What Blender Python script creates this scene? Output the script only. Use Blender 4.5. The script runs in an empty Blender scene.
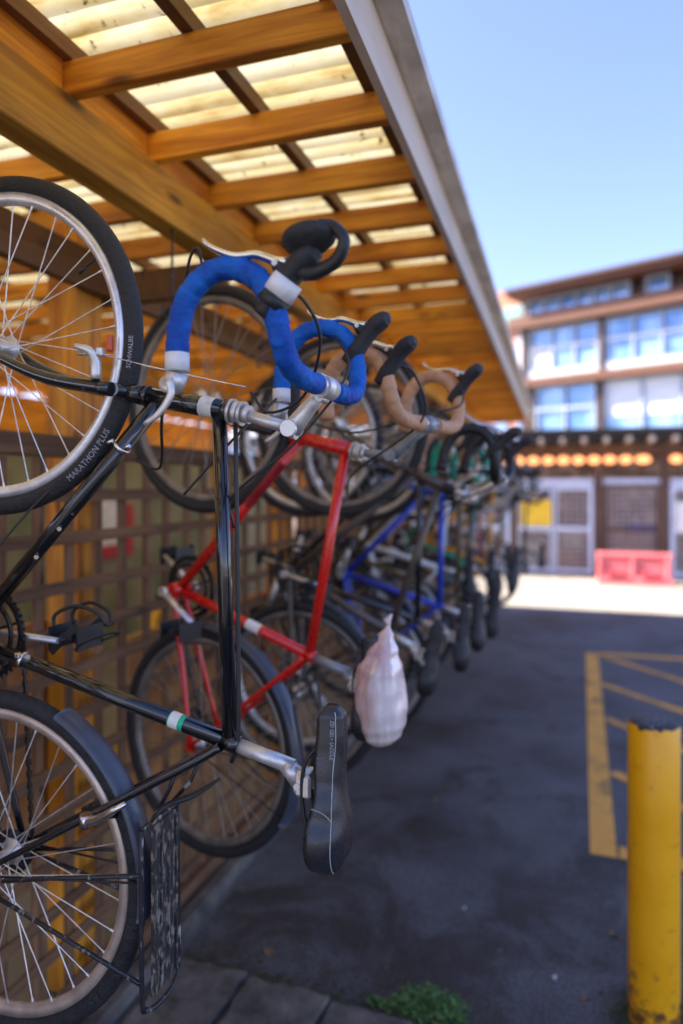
import bpy, math, random
from mathutils import Vector, Matrix
random.seed(7)
R = math.radians
S = bpy.context.scene
COL = S.collection

# ---------------------------------------------------------------- camera
YAW = R(18.354)
cam_d = bpy.data.cameras.new('camera')
cam = bpy.data.objects.new('camera', cam_d)
COL.objects.link(cam)
cam.location = (0, 0, 1.80)
cam.rotation_euler = (R(90), 0, YAW)
cam_d.sensor_fit = 'VERTICAL'; cam_d.sensor_height = 36; cam_d.sensor_width = 24
cam_d.lens = 24.0
cam_d.shift_y = -25 / 1024
cam_d.clip_start = 0.05; cam_d.clip_end = 500
cam_d.dof.use_dof = True
cam_d.dof.focus_distance = 1.22
cam_d.dof.aperture_fstop = 1.35
S.camera = cam
S.render.resolution_x = 683; S.render.resolution_y = 1024

# ---------------------------------------------------------------- light
SUN_EL = 43.0
SUN_AZ = 8.0          # degrees behind the -X direction
w = bpy.data.worlds.new('World'); S.world = w; w.use_nodes = True
nt = w.node_tree
sky = nt.nodes.new('ShaderNodeTexSky'); sky.sky_type = 'NISHITA'; sky.sun_disc = False
sky.sun_elevation = R(SUN_EL)
sky.sun_rotation = R(-90 - SUN_AZ)
sky.air_density = 1.0; sky.dust_density = 0.9; sky.ozone_density = 6.0
bg = nt.nodes['Background']; bg.inputs['Strength'].default_value = 0.10
tint = nt.nodes.new('ShaderNodeMix'); tint.data_type = 'RGBA'; tint.blend_type = 'MULTIPLY'; tint.inputs['Factor'].default_value = 1
tint.inputs[7].default_value = (1.17, .93, 1.0, 1)
nt.links.new(sky.outputs[0], tint.inputs[6]); nt.links.new(tint.outputs[2], bg.inputs['Color'])
sd = bpy.data.lights.new('sun', 'SUN'); sd.energy = 4.6; sd.angle = R(0.5); sd.color = (1, .95, .86)
sun = bpy.data.objects.new('sun', sd); COL.objects.link(sun)
dv = Vector((-math.cos(R(SUN_EL)) * math.cos(R(SUN_AZ)), -math.cos(R(SUN_EL)) * math.sin(R(SUN_AZ)), math.sin(R(SUN_EL))))
sun.rotation_euler = dv.to_track_quat('Z', 'Y').to_euler()
S.view_settings.view_transform = 'Standard'; S.view_settings.look = 'None'
S.view_settings.gamma = 1; S.view_settings.use_curve_mapping = False
S.view_settings.exposure = 2.15

# ---------------------------------------------------------------- materials
def newmat(name):
    m = bpy.data.materials.new(name); m.use_nodes = True
    return m, m.node_tree.nodes, m.node_tree.links, m.node_tree.nodes['Principled BSDF']
def mat(name, col, rough=.5, metal=0, var=.15, scale=12, bump=.0, bscale=60, col2=None, lo=.4, hi=.6, stretch=(1, 1, 1), spec=None, coat=0, det=6):
    m, N, L, p = newmat(name)
    tc = N.new('ShaderNodeTexCoord'); mp = N.new('ShaderNodeMapping'); mp.inputs['Scale'].default_value = stretch
    L.new(tc.outputs['Object'], mp.inputs['Vector'])
    nz = N.new('ShaderNodeTexNoise'); nz.inputs['Scale'].default_value = scale; nz.inputs['Detail'].default_value = det
    nz.inputs['Roughness'].default_value = .6
    L.new(mp.outputs[0], nz.inputs['Vector'])
    cr = N.new('ShaderNodeValToRGB')
    cr.color_ramp.elements[0].position = lo; cr.color_ramp.elements[1].position = hi
    if col2 is None:
        a = [max(0, c * (1 - var)) for c in col]; b = [min(1, c * (1 + var)) for c in col]
    else: a, b = col, col2
    cr.color_ramp.elements[0].color = (*a, 1); cr.color_ramp.elements[1].color = (*b, 1)
    L.new(nz.outputs['Fac'], cr.inputs[0]); L.new(cr.outputs[0], p.inputs['Base Color'])
    mr = N.new('ShaderNodeMapRange'); mr.inputs[1].default_value = .3; mr.inputs[2].default_value = .7
    mr.inputs[3].default_value = max(.02, rough - .08); mr.inputs[4].default_value = min(1, rough + .1)
    L.new(nz.outputs['Fac'], mr.inputs[0]); L.new(mr.outputs[0], p.inputs['Roughness'])
    p.inputs['Metallic'].default_value = metal
    if spec is not None: p.inputs['Specular IOR Level'].default_value = spec
    if coat: p.inputs['Coat Weight'].default_value = coat; p.inputs['Coat Roughness'].default_value = .08
    if bump:
        n2 = N.new('ShaderNodeTexNoise'); n2.inputs['Scale'].default_value = bscale; n2.inputs['Detail'].default_value = 5
        L.new(mp.outputs[0], n2.inputs['Vector'])
        b = N.new('ShaderNodeBump'); b.inputs['Strength'].default_value = bump; b.inputs['Distance'].default_value = .01
        L.new(n2.outputs['Fac'], b.inputs['Height']); L.new(b.outputs[0], p.inputs['Normal'])
    return m
def wood(name, c1, c2, axis='x', rough=.6, knot=True):
    m, N, L, p = newmat(name)
    tc = N.new('ShaderNodeTexCoord'); mp = N.new('ShaderNodeMapping')
    st = {'x': (.6, 9, 9), 'y': (9, .6, 9), 'z': (9, 9, .6)}[axis]
    mp.inputs['Scale'].default_value = st
    L.new(tc.outputs['Object'], mp.inputs['Vector'])
    nz = N.new('ShaderNodeTexNoise'); nz.inputs['Scale'].default_value = 3.0; nz.inputs['Detail'].default_value = 8; nz.inputs['Roughness'].default_value = .65
    nz.inputs['Distortion'].default_value = .6
    L.new(mp.outputs[0], nz.inputs['Vector'])
    cr = N.new('ShaderNodeValToRGB'); e = cr.color_ramp.elements
    e[0].position = .38; e[1].position = .62; e[0].color = (*c1, 1); e[1].color = (*c2, 1)
    L.new(nz.outputs['Fac'], cr.inputs[0])
    # knots
    mp2 = N.new('ShaderNodeMapping'); s2 = {'x': (3.2, 11, 11), 'y': (11, 3.2, 11), 'z': (11, 11, 3.2)}[axis]
    mp2.inputs['Scale'].default_value = s2; L.new(tc.outputs['Object'], mp2.inputs['Vector'])
    vo = N.new('ShaderNodeTexVoronoi'); vo.inputs['Scale'].default_value = 1.0; L.new(mp2.outputs[0], vo.inputs['Vector'])
    kr = N.new('ShaderNodeMapRange'); kr.inputs[1].default_value = .08; kr.inputs[2].default_value = .20; kr.inputs[3].default_value = 1; kr.inputs[4].default_value = 0
    L.new(vo.outputs['Distance'], kr.inputs[0])
    mx = N.new('ShaderNodeMix'); mx.data_type = 'RGBA'
    L.new(kr.outputs[0], mx.inputs['Factor']); L.new(cr.outputs[0], mx.inputs[6]); mx.inputs[7].default_value = (*[c * .35 for c in c1], 1)
    oi = N.new('ShaderNodeObjectInfo'); om = N.new('ShaderNodeMapRange'); om.inputs[3].default_value = .74; om.inputs[4].default_value = 1.12; L.new(oi.outputs['Random'], om.inputs[0])
    mm = N.new('ShaderNodeMix'); mm.data_type = 'RGBA'; mm.blend_type = 'MULTIPLY'; mm.inputs['Factor'].default_value = 1
    ns = N.new('ShaderNodeTexNoise'); ns.inputs['Scale'].default_value = 2.2; ns.inputs['Detail'].default_value = 4; L.new(tc.outputs['Object'], ns.inputs['Vector'])
    nr = N.new('ShaderNodeMapRange'); nr.inputs[1].default_value = .35; nr.inputs[2].default_value = .65; nr.inputs[3].default_value = .72; nr.inputs[4].default_value = 1.08; L.new(ns.outputs['Fac'], nr.inputs[0])
    pq = N.new('ShaderNodeMath'); pq.operation = 'MULTIPLY'; L.new(om.outputs[0], pq.inputs[0]); L.new(nr.outputs[0], pq.inputs[1])
    L.new(mx.outputs[2], mm.inputs[6]); L.new(pq.outputs[0], mm.inputs[7])
    L.new(mm.outputs[2], p.inputs['Base Color'])
    p.inputs['Roughness'].default_value = rough
    b = N.new('ShaderNodeBump'); b.inputs['Strength'].default_value = .35; b.inputs['Distance'].default_value = .004
    L.new(nz.outputs['Fac'], b.inputs['Height']); L.new(b.outputs[0], p.inputs['Normal'])
    return m

M = {}
for ax in 'xyz':
    M['cedar_' + ax] = wood('stained_timber_' + ax, (.52, .155, .008), (.95, .42, .03), ax)
M['beam'] = wood('greenish_timber', (.46, .19, .014), (.84, .42, .04), 'y')
M['purlin'] = wood('dark_timber', (.13, .055, .018), (.2, .09, .03), 'y')
M['lat'] = wood('weathered_lattice', (.095, .042, .016), (.27, .13, .055), 'z', .8)
M['laty'] = wood('weathered_rail', (.085, .04, .017), (.23, .115, .05), 'y', .8)
M['ply'] = mat('plywood', (.42, .19, .06), .6, col2=(.6, .3, .1), scale=3, stretch=(1, 1, .25), lo=.35, hi=.65)
M['fascia'] = mat('painted_fascia', (.62, .50, .38), .5, var=.1, scale=6, bump=.1, stretch=(1, .3, 1))
M['edge'] = mat('roof_edge_metal', (.52, .46, .38), .45, col2=(.80, .73, .62), scale=10, bump=.3, bscale=40, stretch=(1, .4, 1))
M['alu'] = mat('brushed_aluminium', (.68, .66, .63), .38, .65, var=.12, scale=40)
M['chrome'] = mat('polished_metal', (.75, .74, .72), .18, 1, var=.08, scale=30)
M['spoke'] = mat('spoke_steel', (.85, .82, .77), .35, .75, var=.15, scale=30)
M['spoked'] = mat('dull_spoke_steel', (.32, .28, .23), .45, .6, var=.15, scale=30)
M['rim'] = mat('rim_alloy', (.78, .79, .82), .34, .7, var=.12, scale=18)
M['rimd'] = mat('dull_rim_alloy', (.22, .20, .18), .45, .5, var=.2, scale=14)
M['rimworn'] = mat('rim_alloy_worn', (.62, .5, .4), .4, .6, var=.15, scale=14)
M['rubber'] = mat('tyre_rubber', (.018, .019, .021), .62, var=.3, scale=90, bump=.5, bscale=220)
M['black'] = mat('black_frame_paint', (.006, .007, .009), .16, col2=(.16, .13, .10), lo=.66, hi=.74, scale=70, coat=.8)
M['plastic'] = mat('black_plastic', (.016, .016, .017), .45, var=.2, scale=40, bump=.1, bscale=200)
M['hood'] = mat('rubber_hood', (.02, .02, .021), .6, var=.2, scale=60, bump=.25, bscale=300)
M['chainm'] = mat('oily_chain', (.05, .045, .04), .4, .8, var=.4, scale=200)
M['bluetape'] = mat('blue_cloth_tape', (.004, .06, .34), .6, col2=(.010, .13, .50), scale=14, bump=.9, bscale=45, spec=.25)
M['tantape'] = mat('tan_bar_tape', (.55, .29, .15), .6, var=.12, scale=20, bump=.3, bscale=60)
M['greentape'] = mat('green_bar_tape', (.0, .30, .17), .55, var=.12, scale=20, bump=.3, bscale=60)
M['whitetape'] = mat('white_tape', (.74, .73, .72), .5, var=.06, scale=15, bump=.3, bscale=60)
M['red'] = mat('red_frame_paint', (.66, .012, .006), .28, col2=(.25, .05, .03), lo=.64, hi=.72, scale=60, coat=.5)
M['darkred'] = mat('dark_red_frame_paint', (.30, .012, .02), .3, var=.2, scale=12, coat=.4)
M['blue'] = mat('blue_frame_paint', (.01, .05, .48), .3, var=.15, scale=12, coat=.4)
M['olive'] = mat('olive_frame_paint', (.11, .085, .04), .4, var=.2, scale=12)
M['brownp'] = mat('brown_frame_paint', (.075, .055, .042), .35, var=.2, scale=12, coat=.2)
M['whitep'] = mat('white_frame_paint', (.7, .72, .74), .3, var=.08, scale=12)
M['orangep'] = mat('yellow_frame_paint', (.72, .33, .01), .35, var=.1, scale=12)
M['greyp'] = mat('grey_frame_paint', (.25, .27, .29), .3, .3, var=.1, scale=12)
M['guard'] = mat('dark_mudguard_plastic', (.05, .06, .085), .32, var=.2, scale=9, spec=.6)
M['rackm'] = mat('chipped_black_metal', (.018, .018, .02), .4, col2=(.42, .38, .33), scale=55, lo=.57, hi=.68, bump=.3, bscale=90, stretch=(1, 1, .45))
M['plate'] = mat('scratched_black_plate', (.035, .033, .03), .42, col2=(.24, .20, .16), scale=75, lo=.50, hi=.60, bump=.4, bscale=120, stretch=(1, 1.5, .6))
M['saddle'] = mat('black_saddle_vinyl', (.020, .021, .025), .26, var=.12, scale=25, bump=.12, bscale=350, spec=.6)
M['stitch'] = mat('white_stitching', (.6, .6, .6), .7)
M['print'] = mat('white_print', (.36, .37, .39), .6)
M['stgreen'] = mat('green_sticker', (.0, .42, .22), .4)
M['stwhite'] = mat('white_sticker', (.72, .72, .68), .45, col2=(.5, .5, .45), lo=.55, hi=.7)
M['orange'] = mat('red_rubber_pad', (.6, .1, .04), .5)
M['olivewall'] = mat('green_painted_wall', (.15, .18, .08), .7, col2=(.30, .27, .16), scale=1.6, lo=.42, hi=.62, bump=.1)
M['yellow'] = mat('yellow_bollard_paint', (1.0, .43, .002), .42, var=.05, scale=6, bump=.12, bscale=25, coat=.1)

# ---------------------------------------------------------------- mesh tools
def catmull(P, n=5):
    P = [Vector(p) for p in P]
    if len(P) < 3: return P
    Q = [2 * P[0] - P[1]] + P + [2 * P[-1] - P[-2]]; out = []
    for i in range(1, len(Q) - 2):
        for k in range(n):
            t = k / n; a, b, c, d = Q[i - 1], Q[i], Q[i + 1], Q[i + 2]
            out.append(.5 * ((2 * b) + (c - a) * t + (2 * a - 5 * b + 4 * c - d) * t * t + (3 * b - a - 3 * c + d) * t ** 3))
    out.append(P[-1]); return out
def basis(d):
    d = d.normalized(); a = Vector((0, 0, 1)) if abs(d.z) < .9 else Vector((0, 1, 0))
    u = d.cross(a).normalized(); return u, d.cross(u).normalized()
class MB:
    def __init__(s): s.v = []; s.f = []; s.sm = []
    def add(s, vs, fs, sm=False):
        b = len(s.v); s.v += [tuple(q) for q in vs]; s.f += [tuple(i + b for i in f) for f in fs]; s.sm += [sm] * len(fs); return s
    def box(s, c, d, rot=None, bev=0):
        x, y, z = [q / 2 for q in d]
        if bev:
            import itertools
            vs = []; idx = {}
            for sx in (-1, 1):
                for sy in (-1, 1):
                    for sz in (-1, 1):
                        for a in range(3):
                            p = [sx * (x - bev), sy * (y - bev), sz * (z - bev)]; p[a] += (sx, sy, sz)[a] * bev
                            idx[(sx, sy, sz, a)] = len(vs); vs.append(Vector(p))
            fs = []
            for a in range(3):
                o = [q for q in range(3) if q != a]
                for sg in (-1, 1):
                    ring = []
                    for (p, q) in ((-1, -1), (1, -1), (1, 1), (-1, 1)):
                        k = [0, 0, 0]; k[a] = sg; k[o[0]] = p; k[o[1]] = q; ring.append(idx[(*k, a)])
                    flip = (sg < 0) ^ (a == 1)
                    fs.append(ring[::-1] if flip else ring)
            for a in range(3):        # edges along axis a
                o = [q for q in range(3) if q != a]
                for p in (-1, 1):
                    for q in (-1, 1):
                        k0 = [0, 0, 0]; k0[a] = -1; k0[o[0]] = p; k0[o[1]] = q; k1 = list(k0); k1[a] = 1
                        fs.append([idx[(*k0, o[0])], idx[(*k1, o[0])], idx[(*k1, o[1])], idx[(*k0, o[1])]])
            for sx in (-1, 1):
                for sy in (-1, 1):
                    for sz in (-1, 1): fs.append([idx[(sx, sy, sz, a)] for a in range(3)])
        else:
            vs = [Vector((sx * x, sy * y, sz * z)) for sz in (-1, 1) for sy in (-1, 1) for sx in (-1, 1)]
            fs = [(0, 2, 3, 1), (4, 5, 7, 6), (0, 1, 5, 4), (2, 6, 7, 3), (0, 4, 6, 2), (1, 3, 7, 5)]
        if rot is not None: vs = [rot @ q for q in vs]
        c = Vector(c); return s.add([q + c for q in vs], fs)
    def bar(s, p0, p1, wd, ht, up=(0, 0, 1)):
        p0, p1 = Vector(p0), Vector(p1); d = (p1 - p0); l = d.length; d.normalize(); up = Vector(up)
        sd = d.cross(up).normalized(); up = sd.cross(d)
        m = Matrix((d, sd, up)).transposed()
        return s.box((p0 + p1) / 2, (l, wd, ht), m)
    def tube(s, P, r, seg=10, cap=True, smooth=0, flat=1.0):
        P = catmull(P, smooth) if smooth else [Vector(p) for p in P]
        n = len(P); rr = r if isinstance(r, (list, tuple)) else [r] * n
        if len(rr) != n:
            rr = [rr[min(len(rr) - 1, int(i / (n - 1) * (len(rr) - 1)))] + ((i / (n - 1) * (len(rr) - 1)) % 1) * (rr[min(len(rr) - 1, int(i / (n - 1) * (len(rr) - 1)) + 1)] - rr[min(len(rr) - 1, int(i / (n - 1) * (len(rr) - 1)))]) for i in range(n)]
        vs = []; u = None
        for i in range(n):
            d = P[min(i + 1, n - 1)] - P[max(i - 1, 0)]
            if d.length < 1e-9: d = Vector((0, 0, 1))
            d.normalize()
            if u is None: u, _ = basis(d)
            u = (u - d * u.dot(d)).normalized(); v = d.cross(u)
            for k in range(seg):
                a = 2 * math.pi * k / seg; vs.append(P[i] + (u * math.cos(a) + v * math.sin(a) * flat) * rr[i])
        fs = [(i * seg + k, i * seg + (k + 1) % seg, (i + 1) * seg + (k + 1) % seg, (i + 1) * seg + k) for i in range(n - 1) for k in range(seg)]
        s.add(vs, fs, True)
        if cap:
            b = len(s.v) - n * seg
            s.f += [tuple(b + k for k in range(seg))[::-1], tuple(b + (n - 1) * seg + k for k in range(seg))]; s.sm += [False, False]
        return s
    def ring(s, c, prof, n=72, a0=0, a1=360, cap=False):
        # lathe around the y axis through c; prof = closed list of (r, y)
        c = Vector(c); full = abs(a1 - a0) >= 360; m = n if full else n + 1; k = len(prof); vs = []
        for i in range(m):
            a = R(a0 + (a1 - a0) * i / n)
            for (r, y) in prof: vs.append(c + Vector((r * math.cos(a), y, r * math.sin(a))))
        fs = []
        for i in range(n):
            j = (i + 1) % m
            for q in range(k): fs.append((i * k + q, i * k + (q + 1) % k, j * k + (q + 1) % k, j * k + q))
        s.add(vs, fs, True)
        if not full:
            b = len(s.v) - m * k; s.f += [tuple(b + q for q in range(k)), tuple(b + (m - 1) * k + q for q in range(k))[::-1]]; s.sm += [False, False]
        return s
    def grid(s, rows, closed=False, sm=True):
        n, m = len(rows), len(rows[0]); vs = [q for r in rows for q in r]; fs = []
        for i in range(n - 1):
            for k in range(m if closed else m - 1):
                fs.append((i * m + k, i * m + (k + 1) % m, (i + 1) * m + (k + 1) % m, (i + 1) * m + k))
        return s.add(vs, fs, sm)
    def build(s, name, m, parent=None, loc=None, tagl=None):
        me = bpy.data.meshes.new(name); me.from_pydata(s.v, [], s.f); me.materials.append(M[m] if isinstance(m, str) else m)
        me.polygons.foreach_set('use_smooth', s.sm)
        me.update()
        o = bpy.data.objects.new(name, me); COL.objects.link(o)
        if loc is not None: o.location = loc
        if parent is not None: o.parent = parent
        if tagl: o['label'] = tagl
        return o
def circ(r, n=8, c=(0, 0), ys=1): return [(c[0] + r * math.cos(2 * math.pi * k / n), c[1] + ys * r * math.sin(2 * math.pi * k / n)) for k in range(n)]
def tag(o, label, cat, group=None, kind=None):
    o['label'] = label; o['category'] = cat
    if group: o['group'] = group
    if kind: o['kind'] = kind
    return o
def empty(name, loc=(0, 0, 0), rz=0):
    o = bpy.data.objects.new(name, None); COL.objects.link(o); o.location = loc; o.rotation_euler = (0, 0, rz); o.empty_display_size = .1; return o
def structure(o): o['kind'] = 'structure'; return o
def copy_tree(o, parent=None):
    c = o.copy(); COL.objects.link(c); c.parent = parent
    for ch in list(o.children): copy_tree(ch, c)
    return c
def text_mesh(txt, size, ext=.0002, sp=1.0):
    cu = bpy.data.curves.new('writing', 'FONT'); cu.body = txt; cu.size = size; cu.extrude = ext; cu.space_character = sp; cu.resolution_u = 2
    cu.align_x = 'CENTER'; cu.align_y = 'CENTER'
    o = bpy.data.objects.new('writing', cu); COL.objects.link(o)
    dg = bpy.context.evaluated_depsgraph_get(); me = bpy.data.meshes.new_from_object(o.evaluated_get(dg))
    vs = [v.co.copy() for v in me.vertices]; fs = [tuple(p.vertices) for p in me.polygons]
    bpy.data.objects.remove(o); bpy.data.curves.remove(cu); bpy.data.meshes.remove(me)
    return vs, fs
def on_plane(vs, c, right, up):     # text x -> right, y -> up
    right = Vector(right).normalized(); up = Vector(up).normalized(); nrm = right.cross(up); c = Vector(c)
    return [c + right * v.x + up * v.y + nrm * v.z for v in vs]

# ================================================================ ground
def asphalt_mat():
    m, N, L, p = newmat('asphalt')
    tc = N.new('ShaderNodeTexCoord')
    big = N.new('ShaderNodeTexNoise'); big.inputs['Scale'].default_value = .9; big.inputs['Detail'].default_value = 6; big.inputs['Roughness'].default_value = .6
    fine = N.new('ShaderNodeTexNoise'); fine.inputs['Scale'].default_value = 90; fine.inputs['Detail'].default_value = 4
    for q in (big, fine): L.new(tc.outputs['Object'], q.inputs['Vector'])
    r1 = N.new('ShaderNodeValToRGB'); e = r1.color_ramp.elements; e[0].position = .35; e[0].color = (.028, .027, .027, 1); e[1].position = .66; e[1].color = (.12, .12, .126, 1); e_ = e.new(.47); e_.color = (.075, .075, .080, 1)
    L.new(big.outputs['Fac'], r1.inputs[0])
    r2 = N.new('ShaderNodeValToRGB'); e = r2.color_ramp.elements; e[0].position = .35; e[0].color = (.5, .5, .5, 1); e[1].position = .75; e[1].color = (2.0, 1.95, 1.85, 1)
    L.new(fine.outputs['Fac'], r2.inputs[0])
    st = N.new('ShaderNodeTexNoise'); st.inputs['Scale'].default_value = 2.3; st.inputs['Detail'].default_value = 9; st.inputs['Roughness'].default_value = .7; st.inputs['Distortion'].default_value = .5
    L.new(tc.outputs['Object'], st.inputs['Vector'])
    sr = N.new('ShaderNodeMapRange'); sr.inputs[1].default_value = .52; sr.inputs[2].default_value = .66; sr.inputs[4].default_value = .8; spx = N.new('ShaderNodeSeparateXYZ'); L.new(tc.outputs['Object'], spx.inputs[0])
    dm = N.new('ShaderNodeMapRange'); dm.inputs[1].default_value = 2.0; dm.inputs[2].default_value = 4.2; dm.inputs[3].default_value = .13; dm.inputs[4].default_value = 0; L.new(spx.outputs['Y'], dm.inputs[0])
    da = N.new('ShaderNodeMath'); da.operation = 'ADD'; L.new(st.outputs['Fac'], da.inputs[0]); L.new(dm.outputs[0], da.inputs[1]); L.new(da.outputs[0], sr.inputs[0])
    sm = N.new('ShaderNodeMix'); sm.data_type = 'RGBA'; L.new(sr.outputs[0], sm.inputs['Factor']); L.new(r1.outputs[0], sm.inputs[6]); sm.inputs[7].default_value = (.030, .022, .014, 1)
    mx = N.new('ShaderNodeMix'); mx.data_type = 'RGBA'; mx.blend_type = 'MULTIPLY'; mx.inputs['Factor'].default_value = 1
    L.new(sm.outputs[2], mx.inputs[6]); L.new(r2.outputs[0], mx.inputs[7])
    L.new(mx.outputs[2], p.inputs['Base Color'])
    rr = N.new('ShaderNodeMapRange'); rr.inputs[1].default_value = .35; rr.inputs[2].default_value = .65; rr.inputs[3].default_value = .55; rr.inputs[4].default_value = .85
    L.new(big.outputs['Fac'], rr.inputs[0]); L.new(rr.outputs[0], p.inputs['Roughness'])
    b = N.new('ShaderNodeBump'); b.inputs['Strength'].default_value = .6; b.inputs['Distance'].default_value = .006
    L.new(fine.outputs['Fac'], b.inputs['Height']); L.new(b.outputs[0], p.inputs['Normal'])
    return m
M['asphalt'] = asphalt_mat()
M['conc'] = mat('pale_concrete', (.25, .215, .175), .85, col2=(.34, .30, .25), scale=1.2, bump=.3, bscale=50, lo=.3, hi=.7)
M['earth'] = mat('yard_ground', (.17, .16, .14), .9, var=.2, scale=1)
M['slab'] = mat('old_concrete_slab', (.04, .036, .030), .9, col2=(.19, .165, .135), scale=9, bump=.9, bscale=45, lo=.3, hi=.7)
structure(MB().add([(-250, -250, -.006), (250, -250, -.006), (250, 250, -.006), (-250, 250, -.006)], [(0, 1, 2, 3)]).build('ground', 'earth'))
structure(MB().add([(-1.42, -12, -.001), (20, -12, -.001), (20, 10.6, -.001), (-1.42, 10.6, -.001)], [(0, 1, 2, 3)]).build('asphalt_pavement', 'asphalt'))
structure(MB().add([(-12, 10.6, .001), (24, 10.6, .001), (24, 15.1, .001), (-12, 15.1, .001)], [(0, 1, 2, 3)]).build('concrete_apron', 'conc'))

# painted hatching
def paint_mat():
    m, N, L, p = newmat('worn_yellow_paint')
    tc = N.new('ShaderNodeTexCoord'); n1 = N.new('ShaderNodeTexNoise'); n1.inputs['Scale'].default_value = 40; n1.inputs['Detail'].default_value = 8; n1.inputs['Roughness'].default_value = .75
    n2 = N.new('ShaderNodeTexNoise'); n2.inputs['Scale'].default_value = 4; n2.inputs['Detail'].default_value = 3
    L.new(tc.outputs['Object'], n1.inputs['Vector']); L.new(tc.outputs['Object'], n2.inputs['Vector'])
    ad = N.new('ShaderNodeMath'); ad.operation = 'ADD'; L.new(n1.outputs['Fac'], ad.inputs[0]); L.new(n2.outputs['Fac'], ad.inputs[1])
    r = N.new('ShaderNodeValToRGB'); e = r.color_ramp.elements; e[0].position = .38; e[0].color = (.12, .09, .045, 1); e[1].position = .5; e[1].color = (.80, .38, .06, 1)
    h = N.new('ShaderNodeMath'); h.operation = 'MULTIPLY'; h.inputs[1].default_value = .5; L.new(ad.outputs[0], h.inputs[0])
    L.new(h.outputs[0], r.inputs[0]); L.new(r.outputs[0], p.inputs['Base Color']); p.inputs['Roughness'].default_value = .75
    return m
M['paint'] = paint_mat()
pm = MB()
def stripe(a, b, wd=.11, z=.003):
    a = Vector((*a, z)); b = Vector((*b, z)); d = (b - a).normalized(); n = Vector((-d.y, d.x, 0)) * wd / 2
    pm.add([a - n, b - n, b + n, a + n], [(0, 1, 2, 3)])
stripe((.165, 3.56), (.245, 7.86), .125)
stripe((.24, 3.62), (1.7, 3.50), .12, .0034)
stripe((.31, 7.86), (1.9, 7.93), .11, .0034)
for (a, b) in (((.30, 7.80), (1.7, 6.2)), ((.29, 6.66), (1.6, 5.27)), ((.28, 5.67), (1.6, 4.2)), ((.27, 4.62), (1.15, 3.62))): stripe(a, b, .085, .0038)
structure(pm.build('painted_road_marking', 'paint'))

# concrete slabs at the near end (a low broken pad)
t = empty('concrete_pad', (-.9, 1.6, 0)); tag(t, 'cracked low concrete slabs beside the asphalt in the near left corner', 'paving')
def slabm(x0, x1, y0, y1, h, jit=.02):
    m = MB(); random.seed(int(abs(x0) * 1000 + y0 * 77)); n = 9; top = []; 
    pts = []
    for i in range(n): pts.append((x0 + (x1 - x0) * i / n, y0))
    for i in range(n): pts.append((x1, y0 + (y1 - y0) * i / n))
    for i in range(n): pts.append((x1 - (x1 - x0) * i / n, y1))
    for i in range(n): pts.append((x0, y1 - (y1 - y0) * i / n))
    pts = [(x + random.uniform(-jit, jit) * .5, y + random.uniform(-jit, jit) * .5) for x, y in pts]; k = len(pts)
    cx, cy = (x0 + x1) / 2, (y0 + y1) / 2
    vs = [(x, y, 0) for x, y in pts] + [(x, y, h - .006) for x, y in pts] + [(cx + (x - cx) * .97, cy + (y - cy) * .97, h) for x, y in pts]
    fs = [(i, (i + 1) % k, k + (i + 1) % k, k + i) for i in range(k)] + [(k + i, k + (i + 1) % k, 2 * k + (i + 1) % k, 2 * k + i) for i in range(k)] + [tuple(2 * k + i for i in range(k))]
    return m.add([(a + .9, b - 1.6, c) for a, b, c in vs], fs)
for (a, b, c, d, h) in ((-1.40, -1.12, 1.75, 2.27, .022), (-1.10, -.80, 1.70, 2.25, .028), (-.785, -.50, 1.72, 2.24, .018), (-1.40, -1.0, 1.15, 1.72, .02), (-.98, -.52, 1.1, 1.68, .024), (-1.4, -.5, .2, 1.07, .02)):
    slabm(a, b, c, d, h).build('slab', 'slab', t)

# ================================================================ bike shelter
ZC = 1.80
shed = empty('bike_shelter', (-2.3, 4.6, 0)); tag(shed, 'open timber bicycle shelter with translucent corrugated roof on orange stained rafters', 'shelter')
O = Vector(shed.location)
def part(mb, name, m, tagl=None):
    mb.v = [(v[0] - O.x, v[1] - O.y, v[2] - O.z) for v in mb.v]
    return mb.build(name, m, shed, tagl=tagl)
ZR = ZC + .95            # underside of rafters
YS, YE = -1.1, 10.15
XL = -5.4
def xf(y): return -.386 - .0145 * y       # fascia line
ys = [1.357 - .353 * k for k in range(0, 7)] + [1.357 + .353 * k for k in range(1, 25)]
for y in sorted(ys):
    part(MB().box(((XL + xf(y) - .025) / 2, y + .019, ZR + .0415), (xf(y) - .025 - XL, .034, .083), bev=.003), 'rafter', 'cedar_x')
for x in (-.50, -.82, -1.15, -1.48, -1.9, -2.35, -2.8, -3.25, -3.7, -4.15, -4.6, -4.9, -5.3):
    m_ = MB()
    if x > -.6: m_.bar((xf(YS) - .08, YS, ZR + .1045), (xf(YE) - .08, YE, ZR + .1045), .032, .042)
    else: m_.box((x, (YS + YE) / 2, ZR + .1045), (.032, YE - YS, .042))
    part(m_, 'purlin', 'purlin')
part(MB().box((-1.179, (YS + YE) / 2, ZR - .079), (.084, YE - YS, .152), bev=.004), 'beam', 'beam')
part(MB().box((-3.3, (YS + YE) / 2, ZR - .079), (.084, YE - YS, .152), bev=.004), 'beam', 'beam')
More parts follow.
